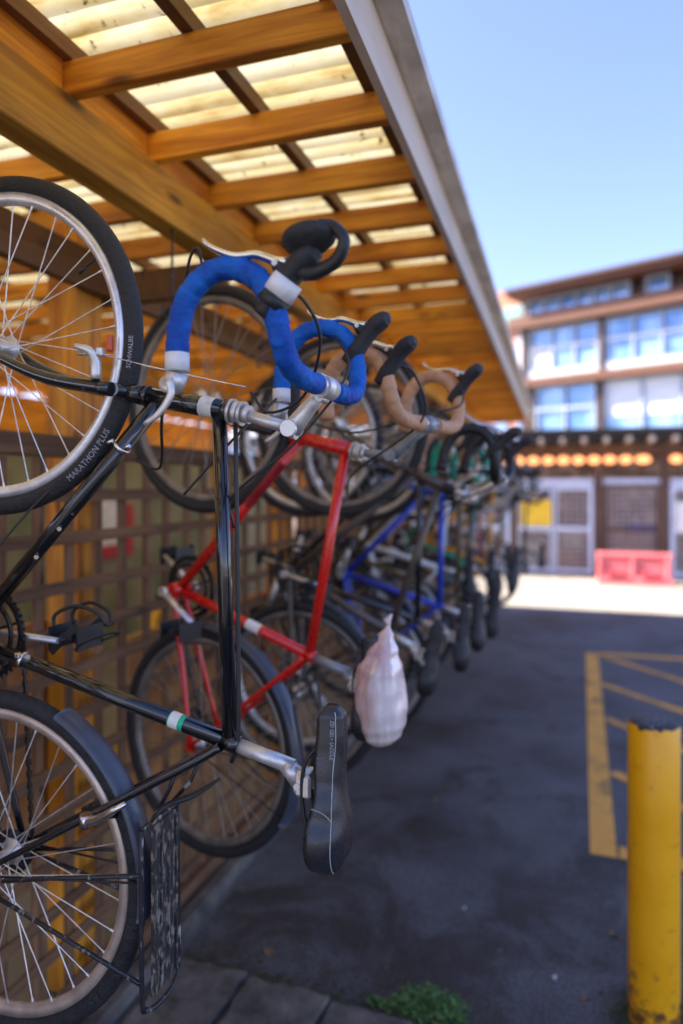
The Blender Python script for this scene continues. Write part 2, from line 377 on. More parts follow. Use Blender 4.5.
# blocking between the rafters over the beam
m_ = MB(); srt = sorted(ys)
for a, b in zip(srt[:-1], srt[1:]): m_.box((-1.18, (a + b) / 2 + .019, ZR + .0425), (.038, b - a - .042, .083))
part(m_, 'blocking', 'cedar_y')
POSTY = (2.05, 3.9, 6.2, 8.5, 9.95)
for y in POSTY + (-.6,):
    part(MB().box((-1.70, y, ZR / 2), (.135, .135, ZR - .004), bev=.006), 'post', 'cedar_z')
    part(MB().box((-3.38, y, (ZR - .16) / 2), (.11, .11, ZR - .16), bev=.006), 'post', 'cedar_z')
    part(MB().box((-1.43, y + .09, ZR - .22), (.60, .04, .115), bev=.004), 'cross_arm', 'purlin')
part(MB().box((-1.60, (YS + YE) / 2, ZR - .19), (.04, YE - YS, .14), bev=.004), 'wall_plate', 'purlin')
# fascia, edge trim, end fascia
yy = [YS + (YE - YS) * i / 40 for i in range(41)]
def ribbon(xo0, xo1, z0, z1, wav=0, n=41):
    rows = []
    for i in range(n):
        y = YS + (YE + .02 - YS) * i / (n - 1); x = xf(y); wv = wav * math.sin(y * 2 * math.pi / .076)
        rows.append([(x + xo0, y, z0), (x + xo1, y, z0 + wv), (x + xo1, y, z1), (x + xo0, y, z1)])
    m = MB().grid(rows, True, False); b = 0; k = len(rows)
    m.f += [(0, 1, 2, 3), tuple((k - 1) * 4 + q for q in (3, 2, 1, 0))]; m.sm += [False, False]; return m
part(ribbon(-.022, 0, ZR - .02, ZR + .118), 'fascia', 'fascia')
part(ribbon(-.026, .062, ZR + .1205, ZR + .16), 'edge_trim', 'edge')
part(MB().box(((XL + xf(YE)) / 2 - .02, YE + .035, ZR + .045), (xf(YE) - XL - .05, .025, .13)), 'end_board', 'cedar_x')
part(MB().box((XL + .05, (YS + YE) / 2, 2.53), (.03, YE - YS, .42)), 'side_board', 'cedar_y')
# translucent corrugated roofing
def roof_mat():
    m, N, L, p = newmat('translucent_corrugated_sheet')
    out = N['Material Output']; N.remove(p)
    tc = N.new('ShaderNodeTexCoord'); mp = N.new('ShaderNodeMapping'); mp.inputs['Scale'].default_value = (1.0, 4, 1); L.new(tc.outputs['Object'], mp.inputs['Vector'])
    nz = N.new('ShaderNodeTexNoise'); nz.inputs['Scale'].default_value = 2.4; nz.inputs['Detail'].default_value = 8; nz.inputs['Roughness'].default_value = .65; L.new(mp.outputs[0], nz.inputs['Vector'])
    r = N.new('ShaderNodeValToRGB'); e = r.color_ramp.elements; e[0].position = .36; e[0].color = (.30, .19, .06, 1); e[1].position = .60; e[1].color = (.52, .46, .30, 1)
    q = r.color_ramp.elements.new(.46); q.color = (.44, .35, .16, 1)
    L.new(nz.outputs['Fac'], r.inputs[0])
    n2 = N.new('ShaderNodeTexNoise'); n2.inputs['Scale'].default_value = 28; n2.inputs['Detail'].default_value = 3; L.new(tc.outputs['Object'], n2.inputs['Vector'])
    r2 = N.new('ShaderNodeValToRGB'); e = r2.color_ramp.elements; e[0].position = .28; e[0].color = (.2, .16, .1, 1); e[1].position = .36; e[1].color = (1, 1, 1, 1)
    L.new(n2.outputs['Fac'], r2.inputs[0])
    mx = N.new('ShaderNodeMix'); mx.data_type = 'RGBA'; mx.blend_type = 'MULTIPLY'; mx.inputs['Factor'].default_value = 1
    L.new(r.outputs[0], mx.inputs[6]); L.new(r2.outputs[0], mx.inputs[7])
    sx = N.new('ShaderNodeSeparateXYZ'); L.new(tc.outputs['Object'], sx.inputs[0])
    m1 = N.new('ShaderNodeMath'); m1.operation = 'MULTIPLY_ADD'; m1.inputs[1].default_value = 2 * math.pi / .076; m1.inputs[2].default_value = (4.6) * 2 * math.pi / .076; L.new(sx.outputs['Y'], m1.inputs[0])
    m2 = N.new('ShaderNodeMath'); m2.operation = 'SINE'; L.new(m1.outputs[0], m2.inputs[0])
    m3 = N.new('ShaderNodeMapRange'); m3.inputs[1].default_value = -1; m3.inputs[2].default_value = .2; m3.inputs[3].default_value = .52; m3.inputs[4].default_value = 1.2; L.new(m2.outputs[0], m3.inputs[0])  # corrugation shading painted into the colour: valleys darker, ridges lighter
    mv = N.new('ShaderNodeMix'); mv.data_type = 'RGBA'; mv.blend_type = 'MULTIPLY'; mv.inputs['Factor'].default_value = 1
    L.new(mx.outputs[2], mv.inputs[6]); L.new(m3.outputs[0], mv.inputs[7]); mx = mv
    tr = N.new('ShaderNodeBsdfTranslucent'); df = N.new('ShaderNodeBsdfDiffuse'); ms = N.new('ShaderNodeMixShader'); ms.inputs[0].default_value = .5
    L.new(mx.outputs[2], tr.inputs['Color']); L.new(mx.outputs[2], df.inputs['Color'])
    L.new(df.outputs[0], ms.inputs[1]); L.new(tr.outputs[0], ms.inputs[2]); L.new(ms.outputs[0], out.inputs['Surface'])
    return m
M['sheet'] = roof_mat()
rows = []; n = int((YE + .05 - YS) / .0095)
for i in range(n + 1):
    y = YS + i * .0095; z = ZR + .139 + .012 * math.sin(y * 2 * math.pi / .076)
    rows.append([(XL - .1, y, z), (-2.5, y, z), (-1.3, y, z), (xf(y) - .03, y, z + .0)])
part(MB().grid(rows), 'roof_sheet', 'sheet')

# lattice fence behind the bikes
lat = empty('lattice_fence', (-1.62, 4.5, 0)); tag(lat, 'weathered brown timber lattice screen behind the hanging bicycles', 'fence')
LO = Vector(lat.location)
def lpart(mb, name, m):
    mb.v = [(v[0] - LO.x, v[1] - LO.y, v[2]) for v in mb.v]; return mb.build(name, m, lat)
LT = ZC + .10
m_ = MB()
y = -.9
random.seed(5)
while y < 10.0: m_.box((-1.566 + random.uniform(-.001, .001), y + random.uniform(-.008, .008), (LT + .08) / 2), (.010, .042 + random.uniform(-.003, .003), LT - .1), Matrix.Rotation(random.uniform(-.006, .006), 3, 'X')); y += .145
lpart(m_, 'upright_slats', 'lat')
m_ = MB()
z = .16
while z < LT - .04: m_.box((-1.552, 4.5, z + random.uniform(-.006, .006)), (.010, 11.0, .040), Matrix.Rotation(random.uniform(-.0016, .0016), 3, 'X')); z += .147
lpart(m_, 'cross_slats', 'laty')
lpart(MB().box((-1.56, 4.5, LT + .03), (.05, 11.0, .07), bev=.004), 'top_rail', 'laty')
lpart(MB().box((-1.56, 4.5, .055), (.09, 11.0, .11), bev=.008), 'base_board', 'laty')
lpart(MB().box((-1.47, 5.2, .035), (.07, 9.6, .07), bev=.01), 'kerb_timber', 'slab')
# plywood sheets behind the lattice
for i, (y0, y1, z0, z1) in enumerate(((.2, 2.15, .55, 1.32), (2.5, 4.3, .25, 1.15), (4.5, 7.0, .3, 1.6), (7.2, 9.8, .2, 1.2))):
    o = MB().box((0, 0, (z1 - z0) / 2), (.018, y1 - y0, z1 - z0)).build('plywood_sheet', 'ply', loc=(-1.80 - .01 * i, (y0 + y1) / 2, z0))
    tag(o, ['orange plywood sheet behind the lattice nearest the camera', 'second orange plywood sheet behind the lattice, by the red bicycle',
            'tall orange plywood sheet behind the lattice at mid row', 'orange plywood sheet behind the lattice at the far end of the row'][i], 'board', 'plywood sheets behind the lattice')

M['polep'] = mat('yellow_pole_paint', (.85, .45, .01), .45)
yp = empty('yellow_tool', (-2.80, 3.74, 0)); tag(yp, 'yellow pole with black grip leaning behind the lattice', 'pole')
MB().tube([(0, 0, 0), (.09, 0, .30), (.34, 0, 1.05)], .026, 12).build('pole', 'polep', yp)
MB().tube([(.34, 0, 1.05), (.40, 0, 1.22)], .03, 12).build('grip', 'plastic', yp)
# yard wall beyond, with a sign
wl = empty('yard_wall', (-4.9, 4, 0)); tag(wl, 'olive green painted yard wall seen through the lattice', 'wall')
MB().box((0, 0, 1.07), (.15, 15, 2.14)).build('wall_panel', 'olivewall', wl)
MB().box((0, 0, 2.172), (.22, 15, .06)).build('coping', 'fascia', wl)
M['signred'] = mat('red_sign_paint', (.45, .02, .02), .5); M['signwhite'] = mat('white_sign_paint', (.75, .75, .72), .5)
sg = empty('wall_sign', (-4.80, 6.0, 1.15)); tag(sg, 'white and red sign board on the green wall behind the lattice', 'sign')
MB().box((0, 0, .19), (.02, 1.0, .62)).build('sign_board', 'signwhite', sg)
MB().box((.014, 0, -.06), (.008, 1.0, .14)).build('red_band', 'signred', sg)
MB().box((.014, .62, .16), (.03, .24, .58)).build('red_panel', 'signred', sg)
pale = MB().box((0, 0, 1.6), (.2, 8.5, 3.2)).build('pale_shed', 'whitep', loc=(-7.5, 3.2, 0)); tag(pale, 'pale painted shed wall glimpsed above the green yard wall', 'building')

# ================================================================ far shelter
M['shw'] = wood('brown_shelter_timber', (.09, .05, .032), (.17, .10, .065), 'z', .7)
M['shx'] = wood('brown_shelter_beam', (.10, .055, .033), (.2, .12, .07), 'x', .7)
M['dark'] = mat('dark_shelter_boards', (.035, .028, .024), .8, var=.2)
M['gatef'] = mat('pale_blue_gate_steel', (.60, .68, .82), .45, var=.08)
M['meshm'] = mat('galvanised_mesh', (.42, .38, .38), .5, .2)
M['back'] = mat('cluttered_brown_boards', (.26, .17, .13), .8, col2=(.62, .48, .40), scale=3.5, lo=.45, hi=.6)
M['tail'] = mat('grey_weathered_rafter', (.30, .24, .2), .8)
fs_ = empty('gated_shelter', (0, 14.7, 0)); tag(fs_, 'long low brown timber shelter with wire gates across the yard', 'shelter')
FX0, FX1 = -7, 9
def fp(mb, name, m, tagl=None): return mb.build(name, m, fs_, tagl=tagl)
for x in (-5.7, -3.35, -1.07, .58, 1.80, 4.1, 6.4, 8.7):
    fp(MB().box((x, 0, 1.24), (.17, .17, 2.48), bev=.01), 'post', 'shw')
    fp(MB().box((x, 3.0, 1.35), (.15, .15, 2.7)), 'post', 'shw')
fp(MB().box((1, 0, 2.565), (FX1 - FX0, .12, .16)), 'front_beam', 'shx')
fp(MB().box((1, 1.2, 2.90), (FX1 - FX0 + .2, 4.0, .05)), 'roof', 'dark')
fp(MB().box((1, -.72, 2.815), (FX1 - FX0 + .2, .03, .115)), 'eave_board', 'dark')
x = FX0 + .1
while x < FX1:
    fp(MB().box((x, 1.15, 2.70), (.085, 3.95, .10), bev=.005), 'rafter', 'tail'); x += .40
fp(MB().box((1, 1.6, 1.4), (FX1 - FX0, .05, 2.8)), 'back_wall', 'back')
fp(MB().box((1, .02, 1.90), (FX1 - FX0, .07, .13)), 'gate_beam', 'gatef')
# lamps row
M['lamp'] = mat('lit_orange_lamp', (.9, .45, .18), .4)
lp = M['lamp'].node_tree.nodes['Principled BSDF']; lp.inputs['Emission Color'].default_value = (1, .36, .13, 1); lp.inputs['Emission Strength'].default_value = .55
def lamp(x):
    t = empty('festoon_lamp', (x, 14.52, 2.30))
    MB().tube([(0, 0, .19), (0, 0, .12)], .018, 8).build('cap', 'plastic', t)
    MB().tube([(0, 0, .125), (0, 0, .11), (0, 0, .07), (0, 0, .03), (0, 0, -.01), (0, 0, -.035)], [.02, .06, .11, .115, .09, .02], 12).build('globe', 'lamp', t)
    return t
base = None; i = 0
for x in [-1.55 + .292 * k for k in range(11)] + [1.42, 1.98, 2.27, 2.56]:
    if base is None: base = lamp(x); o = base
    else: o = copy_tree(base); o.location.x = x
    tag(o, 'round orange lamp in the row under the eave of the gated shelter', 'lamp', 'orange lamps along the shelter eave')
# gates
def gate(x0, x1, label, frame='gatef', leafs=1, z1=1.83):
    t = empty('mesh_gate', ((x0 + x1) / 2, 14.66, 0)); tag(t, label, 'gate', 'wire gates of the far shelter')
    wd = x1 - x0
    f = MB()
    for k in range(leafs + 1): f.box((-wd / 2 + wd * k / leafs, 0, z1 / 2), (.075, .05, z1))
    for zz in (.10, .95, z1 - .045): f.box((0, -.004, zz), (wd, .05, .08))
    f.build('gate_frame', frame, t)
    m = MB(); xx = -wd / 2 + .05
    while xx < wd / 2: m.box((xx, .012, z1 / 2), (.022, .008, z1 - .1)); xx += .11
    zz = .1
    while zz < z1: m.box((0, .020, zz), (wd, .008, .022)); zz += .11
    m.build('wire_mesh', 'meshm', t)
    return t
gate(-1.0, -.30, 'wire gate with pale blue frame left of the others, yellow sign on it')
gate(-.26, .44, 'pale blue framed wire gate right of the gate with the yellow sign')
gate(.72, 1.68, 'brown framed wire screen behind the pink barrier', 'shw', 1, 1.86)
gate(1.93, 3.4, 'pale blue framed wire gate at the right edge behind the bollard side')
gate(-3.2, -1.18, 'wide wire gate behind the far end of the bicycle row', 'gatef', 2)
M['signy'] = mat('yellow_sign_paint', (.85, .55, .03), .5)
o = MB().box((0, 0, 0), (.60, .012, .52), bev=.004).build('gate_sign', 'signy', loc=(-.62, 14.60, 1.27)); tag(o, 'plain yellow sign board fixed on the pale blue gate', 'sign')
o = MB().box((0, 0, 0), (.34, .012, .58), bev=.004).build('gate_sign', 'signwhite', loc=(2.15, 14.60, 1.22)); tag(o, 'white notice board on the right hand gate', 'sign')
# clutter behind the mesh
M['cl1'] = mat('pale_crates', (.55, .5, .42), .7); M['cl2'] = mat('blue_tarp', (.05, .12, .5), .6); M['cl3'] = mat('tan_boxes', (.42, .24, .12), .7)
def crate(x, y, z, wd, dp, h, m, label):
    t = empty('storage_box', (x, y, z)); tag(t, label, 'box')
    MB().box((0, 0, h * .44), (wd, dp, h * .88), bev=.01).build('body', m, t)
    MB().box((0, 0, h * .94), (wd * 1.05, dp * 1.05, h * .12), bev=.006).build('lid', m, t)
crate(-.75, 15.3, 0, .5, .5, .62, 'cl1', 'pale crate on the floor behind the gate with the yellow sign')
crate(-.1, 15.4, 0, .6, .5, .5, 'cl3', 'tan box on the floor behind the second blue gate')
crate(.1, 15.5, .5, .4, .4, .38, 'cl1', 'small pale box stacked on the tan box behind the blue gate')
crate(1.25, 15.4, 0, .8, .5, .85, 'cl3', 'large tan box behind the brown wire screen')
crate(1.45, 15.3, .85, .55, .3, .18, 'cl2', 'flat blue box on top of the large tan box')
crate(-2.4, 15.4, 0, .7, .5, .9, 'cl1', 'pale crate behind the wide gate past the bicycles')

# pink barrier (water filled road barrier)
M['pink'] = mat('faded_red_plastic', (.66, .15, .16), .45, var=.08, scale=3)
br = empty('plastic_barrier', (1.16, 13.75, 0)); tag(br, 'faded pinkish red plastic road barrier in front of the wire screen', 'barrier')
prof = [(-.24, 0), (.24, 0), (.24, .10), (.13, .20), (.105, .40), (.105, .52), (-.105, .52), (-.105, .40), (-.13, .20), (-.24, .10)]
rows = [[(x, -p[0], p[1]) for p in prof] for x in (-.63, -.60, .60, .63)]
m_ = MB().grid(rows, True, False); m_.f += [tuple(range(10))[::-1], tuple(30 + k for k in range(10))]; m_.sm += [False] * 2
m_.build('body', 'pink', br)
MB().box((0, 0, .535), (1.30, .26, .075), bev=.02).build('top_rail', 'pink', br)
for x in (-.6, -.02, .56): MB().box((x, -.16, .28), (.07, .10, .46), bev=.015).build('rib', 'pink', br)
M['pinkd'] = mat('recess_red_plastic', (.5, .06, .08), .5)
for x in (-.31, .27): MB().box((x, -.2, .20), (.36, .1, .09), bev=.02).build('foot_slot', 'pinkd', br)

# ================================================================ big building
M['brick'] = mat('red_brown_timber_band', (.12, .042, .018), .6, var=.15, scale=3, stretch=(1, 1, 4))
M['bwall'] = mat('white_facade_panel', (.56, .55, .57), .6, var=.05, scale=1)
M['mull'] = mat('white_mullion', (.36, .41, .50), .5)
M['blind'] = mat('white_window_blind', (.66, .70, .76), .7, var=.06, scale=1.5, stretch=(1, 1, 3))
M['dkb'] = mat('dark_brown_cladding', (.07, .035, .024), .7, stretch=(6, 1, 1))
def glass_mat():
    m, N, L, p = newmat('blue_reflecting_glass'); p.inputs['Base Color'].default_value = (.10, .20, .36, 1); p.inputs['Roughness'].default_value = .06
    p.inputs['Metallic'].default_value = .35; p.inputs['Specular IOR Level'].default_value = 1.0
    tc = N.new('ShaderNodeTexCoord'); nz = N.new('ShaderNodeTexNoise'); nz.inputs['Scale'].default_value = .7; L.new(tc.outputs['Object'], nz.inputs['Vector'])
    r = N.new('ShaderNodeValToRGB'); r.color_ramp.elements[0].color = (.10, .22, .42, 1); r.color_ramp.elements[1].color = (.28, .42, .62, 1); r.color_ramp.elements[0].position = .4; r.color_ramp.elements[1].position = .62
    L.new(nz.outputs['Fac'], r.inputs[0]); L.new(r.outputs[0], p.inputs['Base Color'])
    return m
M['glass'] = glass_mat()
bd = empty('office_building', (-2.27, 33.67, 0), -R(24.27)); tag(bd, 'three storey building with wide blue windows and red brown floor bands behind the shelter', 'building')
def bp(mb, name, m, par=None, tagl=None): return mb.build(name, m, par or bd, tagl=tagl)
W, D = 15.0, 9.0
bp(MB().box((W / 2, D / 2 + .3, 5.25), (W - .1, D, 10.5)), 'wall', 'dkb')
bp(MB().box((W / 2 + .2, D / 2 - .5, 10.90), (W + .5, D + 1.6, .12)), 'roof', 'dkb')
bp(MB().box((W / 2 + .15, D / 2 - .45, 10.73), (W + .4, D + 1.4, .2)), 'eave', 'brick')
for (z0, z1, pr_) in ((9.25, 9.80, .55), (6.48, 6.85, .5), (3.5, 3.9, .5)): bp(MB().box((W / 2 - .1, .0, (z0 + z1) / 2), (W + .3, pr_ * 2, z1 - z0)), 'floor_band', 'brick')
for (z0, z1) in ((6.85, 7.17), (9.80, 9.95)): bp(MB().box((W / 2, .16, (z0 + z1) / 2), (W, .25, z1 - z0)), 'sill_band', 'bwall')
def window(x0, x1, z0, z1, nx=1, tr=None, blind=None):
    f = MB(); d = .07
    for k in range(nx + 1): f.box((x0 + (x1 - x0) * k / nx, .10, (z0 + z1) / 2), (.09, .13, z1 - z0))
    for zz in (z0, z1): f.box(((x0 + x1) / 2, .085, zz), (x1 - x0 + .11, .13, .09))
    if tr: f.box(((x0 + x1) / 2, .09, tr), (x1 - x0, .12, .12))
    fo = bp(f, 'window', 'mull')
    g = MB(); g.box(((x0 + x1) / 2, .22, (z0 + z1) / 2), (x1 - x0, .03, z1 - z0)); bp(g, 'pane', 'glass', fo)
    if blind: bp(MB().box(((x0 + x1) / 2, .19, (z1 + blind) / 2), (x1 - x0 - .1, .02, z1 - blind)), 'blind', 'blind', fo)
window(.62, 3.82, 7.22, 9.12, 3, 8.25)
bp(MB().add([(.66, .17, 7.3), (1.72, .17, 7.3), (1.66, .17, 7.75), (1.45, .17, 8.1), (1.0, .17, 8.5), (.66, .17, 8.6)], [(0, 1, 2, 3, 4, 5)]).add([(.66, .185, 7.3), (1.72, .185, 7.3), (1.66, .185, 7.75), (1.45, .185, 8.1), (1.0, .185, 8.5), (.66, .185, 8.6)], [(5, 4, 3, 2, 1, 0)]), 'curtain', 'bwall')
window(4.18, 7.7, 7.22, 9.12, 3, 8.25); window(7.95, 11.2, 7.22, 9.12, 3, 8.25); window(11.4, 14.6, 7.22, 9.12, 3, 8.25)
window(.9, 3.7, 4.1, 6.42, 2, 5.4); window(4.1, 8.9, 4.1, 6.42, 3, None, 4.9); window(9.3, 14.5, 4.1, 6.42, 4, 5.4)
window(.5, 5.2, 9.98, 10.56, 6); window(5.9, 6.8, 9.98, 10.56, 1); window(8.2, 14, 9.98, 10.56, 7)
window(.6, 14.4, 1.0, 3.3, 9, 2.5)
for x in (.3, 4.0, 7.82, 11.3, 14.8):
    for (z0, z1) in ((3.95, 6.44), (6.9, 9.22)): bp(MB().box((x, -.02, (z0 + z1) / 2), (.16, .16, z1 - z0)), 'column', 'dkb')
bp(MB().box((.2, .12, 8.0), (.4, .2, 3.2)), 'corner_panel', 'bwall')

b2 = empty('brick_building', (-5.6, 44, 0), -R(20)); tag(b2, 'distant orange brick building with pale windows left of the large building', 'building')
M['ob'] = mat('orange_brick', (.5, .2, .11), .8, var=.12, scale=4); M['teal'] = mat('weathered_green_copper', (.20, .36, .34), .6)
MB().box((2.5, 3, 6.3), (6, 6, 12.6)).build('wall', 'ob', b2)
MB().box((2.5, 2.9, 13.3), (6.3, 5.8, 1.3)).build('roof', 'ob', b2)
MB().box((2.5, -.15, 12.2), (6.2, .4, 1.2)).build('cornice', 'teal', b2)
for zz in (2.5, 5.2, 7.9, 10.2):
    for xx in (.4, 1.8, 3.2, 4.6):
        f = MB().box((xx, -.03, zz), (.9, .12, 1.3)).build('window', 'mull', b2); MB().box((xx, -.1, zz), (.7, .03, 1.1)).build('pane', 'glass', f)
b3 = empty('low_building', (-16, 30, 0), 0); tag(b3, 'low white building with long window strip beyond the shelter', 'building')
MB().box((5, 3, 2), (14, 6, 4.2)).build('wall', 'bwall', b3)
MB().box((5, 2.9, 4.2), (14.4, 6.5, .2)).build('roof', 'edge', b3)
f = MB().box((5, -.02, 3.2), (13, .1, 1.2)).build('window', 'mull', b3); MB().box((5, -.09, 3.2), (12.7, .03, 1.0)).build('pane', 'glass', f)

# ================================================================ bollard
bo = empty('bollard', (.275, 2.52, 0)); tag(bo, 'yellow painted steel bollard with black cap mark at the lower right', 'bollard')
rb = .082; hb = 1.005
m_ = MB(); rows = []
for (r, z) in ((rb, 0), (rb, .3), (rb * 1.0, .7), (rb, hb - .006), (rb - .004, hb)): rows.append([(r * math.cos(a), r * math.sin(a), z) for a in [2 * math.pi * k / 48 for k in range(48)]])
m_.grid(rows, True)
def boll_mat():
    m = M['yellow']; N = m.node_tree.nodes; L = m.node_tree.links; p = N['Principled BSDF']
    src = p.inputs['Base Color'].links[0].from_socket
    tc = N.new('ShaderNodeTexCoord'); sp = N.new('ShaderNodeSeparateXYZ'); L.new(tc.outputs['Object'], sp.inputs[0])
    nz = N.new('ShaderNodeTexNoise'); nz.inputs['Scale'].default_value = 22; nz.inputs['Detail'].default_value = 8; nz.inputs['Roughness'].default_value = .7; L.new(tc.outputs['Object'], nz.inputs['Vector'])
    a = N.new('ShaderNodeMapRange'); a.inputs[1].default_value = 0; a.inputs[2].default_value = .30; a.inputs[3].default_value = .22; a.inputs[4].default_value = -.02; L.new(sp.outputs['Z'], a.inputs[0])
    s = N.new('ShaderNodeMath'); s.operation = 'ADD'; L.new(a.outputs[0], s.inputs[0]); L.new(nz.outputs['Fac'], s.inputs[1])
    r = N.new('ShaderNodeMapRange'); r.inputs[1].default_value = .62; r.inputs[2].default_value = .74; L.new(s.outputs[0], r.inputs[0])
    mx = N.new('ShaderNodeMix'); mx.data_type = 'RGBA'; L.new(r.outputs[0], mx.inputs['Factor']); L.new(src, mx.inputs[6]); mx.inputs[7].default_value = (.16, .06, .02, 1)
    n3 = N.new('ShaderNodeTexNoise'); n3.inputs['Scale'].default_value = 35; n3.inputs['Detail'].default_value = 6; L.new(tc.outputs['Object'], n3.inputs['Vector'])
    a2 = N.new('ShaderNodeMapRange'); a2.inputs[1].default_value = .975; a2.inputs[2].default_value = 1.005; a2.inputs[3].default_value = -.4; a2.inputs[4].default_value = .12; L.new(sp.outputs['Z'], a2.inputs[0])
    s2 = N.new('ShaderNodeMath'); s2.operation = 'ADD'; L.new(a2.outputs[0], s2.inputs[0]); L.new(n3.outputs['Fac'], s2.inputs[1])
    r3 = N.new('ShaderNodeMapRange'); r3.inputs[1].default_value = .58; r3.inputs[2].default_value = .62; L.new(s2.outputs[0], r3.inputs[0])
    m3 = N.new('ShaderNodeMix'); m3.data_type = 'RGBA'; L.new(r3.outputs[0], m3.inputs['Factor']); L.new(mx.outputs[2], m3.inputs[6]); m3.inputs[7].default_value = (.02, .02, .022, 1)
    # scuffs
    mp = N.new('ShaderNodeMapping'); mp.inputs['Scale'].default_value = (9, 9, 60); L.new(tc.outputs['Object'], mp.inputs['Vector'])
    n4 = N.new('ShaderNodeTexNoise'); n4.inputs['Scale'].default_value = 1.2; n4.inputs['Detail'].default_value = 6; L.new(mp.outputs[0], n4.inputs['Vector'])
    r4 = N.new('ShaderNodeMapRange'); r4.inputs[1].default_value = .66; r4.inputs[2].default_value = .72; r4.inputs[4].default_value = .6; L.new(n4.outputs['Fac'], r4.inputs[0])
    m4 = N.new('ShaderNodeMix'); m4.data_type = 'RGBA'; L.new(r4.outputs[0], m4.inputs['Factor']); L.new(m3.outputs[2], m4.inputs[6]); m4.inputs[7].default_value = (.45, .16, .02, 1)
    L.new(m4.outputs[2], p.inputs['Base Color'])
boll_mat()
m_.build('post', 'yellow', bo)
M['bcap'] = mat('black_speckled_cap', (.012, .012, .014), .5, col2=(.35, .33, .3), scale=70, lo=.56, hi=.66, bump=.5, bscale=60)
rows = [[(r * math.cos(a), r * math.sin(a), z) for a in [2 * math.pi * k / 48 for k in range(48)]] for (r, z) in ((rb - .0035, hb + .0005), (rb - .012, hb + .006), (rb * .6, hb + .010), (.002, hb + .012))]
MB().grid(rows, True).build('cap', 'bcap', bo)

# weeds, moss, litter
M['weed'] = mat('weed_leaves', (.05, .13, .02), .6, col2=(.10, .22, .04), scale=30)
M['moss'] = mat('moss', (.035, .045, .018), .9, col2=(.08, .085, .03), scale=60, bump=.8, bscale=120)
M['deadleaf'] = mat('dead_leaf', (.22, .13, .06), .8); M['litter'] = mat('white_litter', (.7, .7, .68), .7)
def weed(cx, cy, n, spread, h, name='weed'):
    m = MB()
    for i in range(n):
        a = random.uniform(0, 6.28); r = spread * random.random() ** .7; x, y = r * math.cos(a), r * math.sin(a) * .7
        hh = h * (1 - r / spread * .6) * random.uniform(.4, 1); L_ = random.uniform(.008, .02); th = random.uniform(0, 6.28); tl = random.uniform(-.5, .9)
        d = Vector((math.cos(th), math.sin(th), tl)).normalized(); s_ = d.cross(Vector((0, 0, 1))).normalized() * L_ * .35; c = Vector((x, y, hh))
        m.add([c, c + d * L_ * .5 + s_, c + d * L_, c + d * L_ * .5 - s_], [(0, 1, 2, 3)])
        if i % 4 == 0: m.tube([(x * .6, y * .6, 0), c], .0008, 3, False)
    return m.build(name, 'weed', loc=(cx, cy, 0))
tag(weed(-.45, 2.33, 560, .135, .045), 'small green weed growing at the edge of the concrete slabs', 'weed')
tag(weed(.24, 2.40, 200, .09, .03), 'small green weed at the foot of the yellow bollard', 'weed')
tag(weed(-.62, 2.30, 60, .05, .015), 'tiny sprig of weed in the slab edge left of the larger weed', 'weed')
m_ = MB()
for i in range(260):
    a = random.uniform(0, 6.28); r = rb + abs(random.gauss(0, .03)) - .004; x, y = .275 + r * math.cos(a), 2.52 + r * math.sin(a); q = random.uniform(.004, .012)
    m_.add([(x - q, y - q, .001), (x + q, y - q, .001), (x + q, y + q, .001), (x - q, y + q, .001), (x, y, q * .9)], [(0, 1, 4), (1, 2, 4), (2, 3, 4), (3, 0, 4)], True)
for i in range(150):
    x = random.uniform(-1.4, -.42); y = 2.27 + abs(random.gauss(0, .035)); q = random.uniform(.003, .011)
    m_.add([(x - q, y - q, .001), (x + q, y - q, .001), (x + q, y + q, .001), (x - q, y + q, .001), (x, y, q * .7)], [(0, 1, 4), (1, 2, 4), (2, 3, 4), (3, 0, 4)], True)
tag(m_.build('moss', 'moss'), 'moss and dirt gathered at the slab edge and around the bollard foot', 'moss', kind='stuff')
mg = MB(); random.seed(3)
for i in range(2600):
    x = random.uniform(-1.35, 1.6); y = 1.2 + 7 * random.random() ** 1.6; q = random.uniform(.0015, .004) + .004 * (random.random() ** 12)
    mg.add([(x - q, y - q, 0), (x + q, y - q * .6, 0), (x + q * .7, y + q, 0), (x - q, y + q * .8, 0), (x, y, q)], [(0, 1, 4), (1, 2, 4), (2, 3, 4), (3, 0, 4)])
tag(mg.build('grit', 'slab'), 'loose grit scattered over the dark asphalt', 'grit', kind='stuff')
for i, (x, y, sz, mm, lb) in enumerate(((-.05, 2.62, .014, 'litter', 'small white scrap on the asphalt below the saddle, nearer the camera'), (-.42, 2.93, .012, 'litter', 'small white scrap on the asphalt farther from the camera'),
        (.17, 2.95, .02, 'deadleaf', 'curled tan leaf on asphalt left of the bollard'), (.06, 2.55, .018, 'deadleaf', 'brown leaf on asphalt near the bollard foot'), (-.72, 3.9, .03, 'deadleaf', 'pale brown leaf on asphalt beside the bicycles'), (-1.1, 2.42, .03, 'deadleaf', 'dry leaf beside the concrete slabs'))):
    pts = [(math.cos(a) * sz * (1.2 if k % 2 else .7), math.sin(a) * sz * .6, .004 + .006 * math.sin(a * 2 + i)) for k, a in enumerate([2 * math.pi * k / 9 for k in range(9)])]
    o = MB().add(pts + [(0, 0, .003)], [(k, (k + 1) % 9, 9) for k in range(9)], True).build('fallen_leaf' if mm == 'deadleaf' else 'paper_scrap', mm, loc=(x, y, 0)); o.rotation_euler.z = i * 1.1
    tag(o, lb, 'leaf' if mm == 'deadleaf' else 'litter')

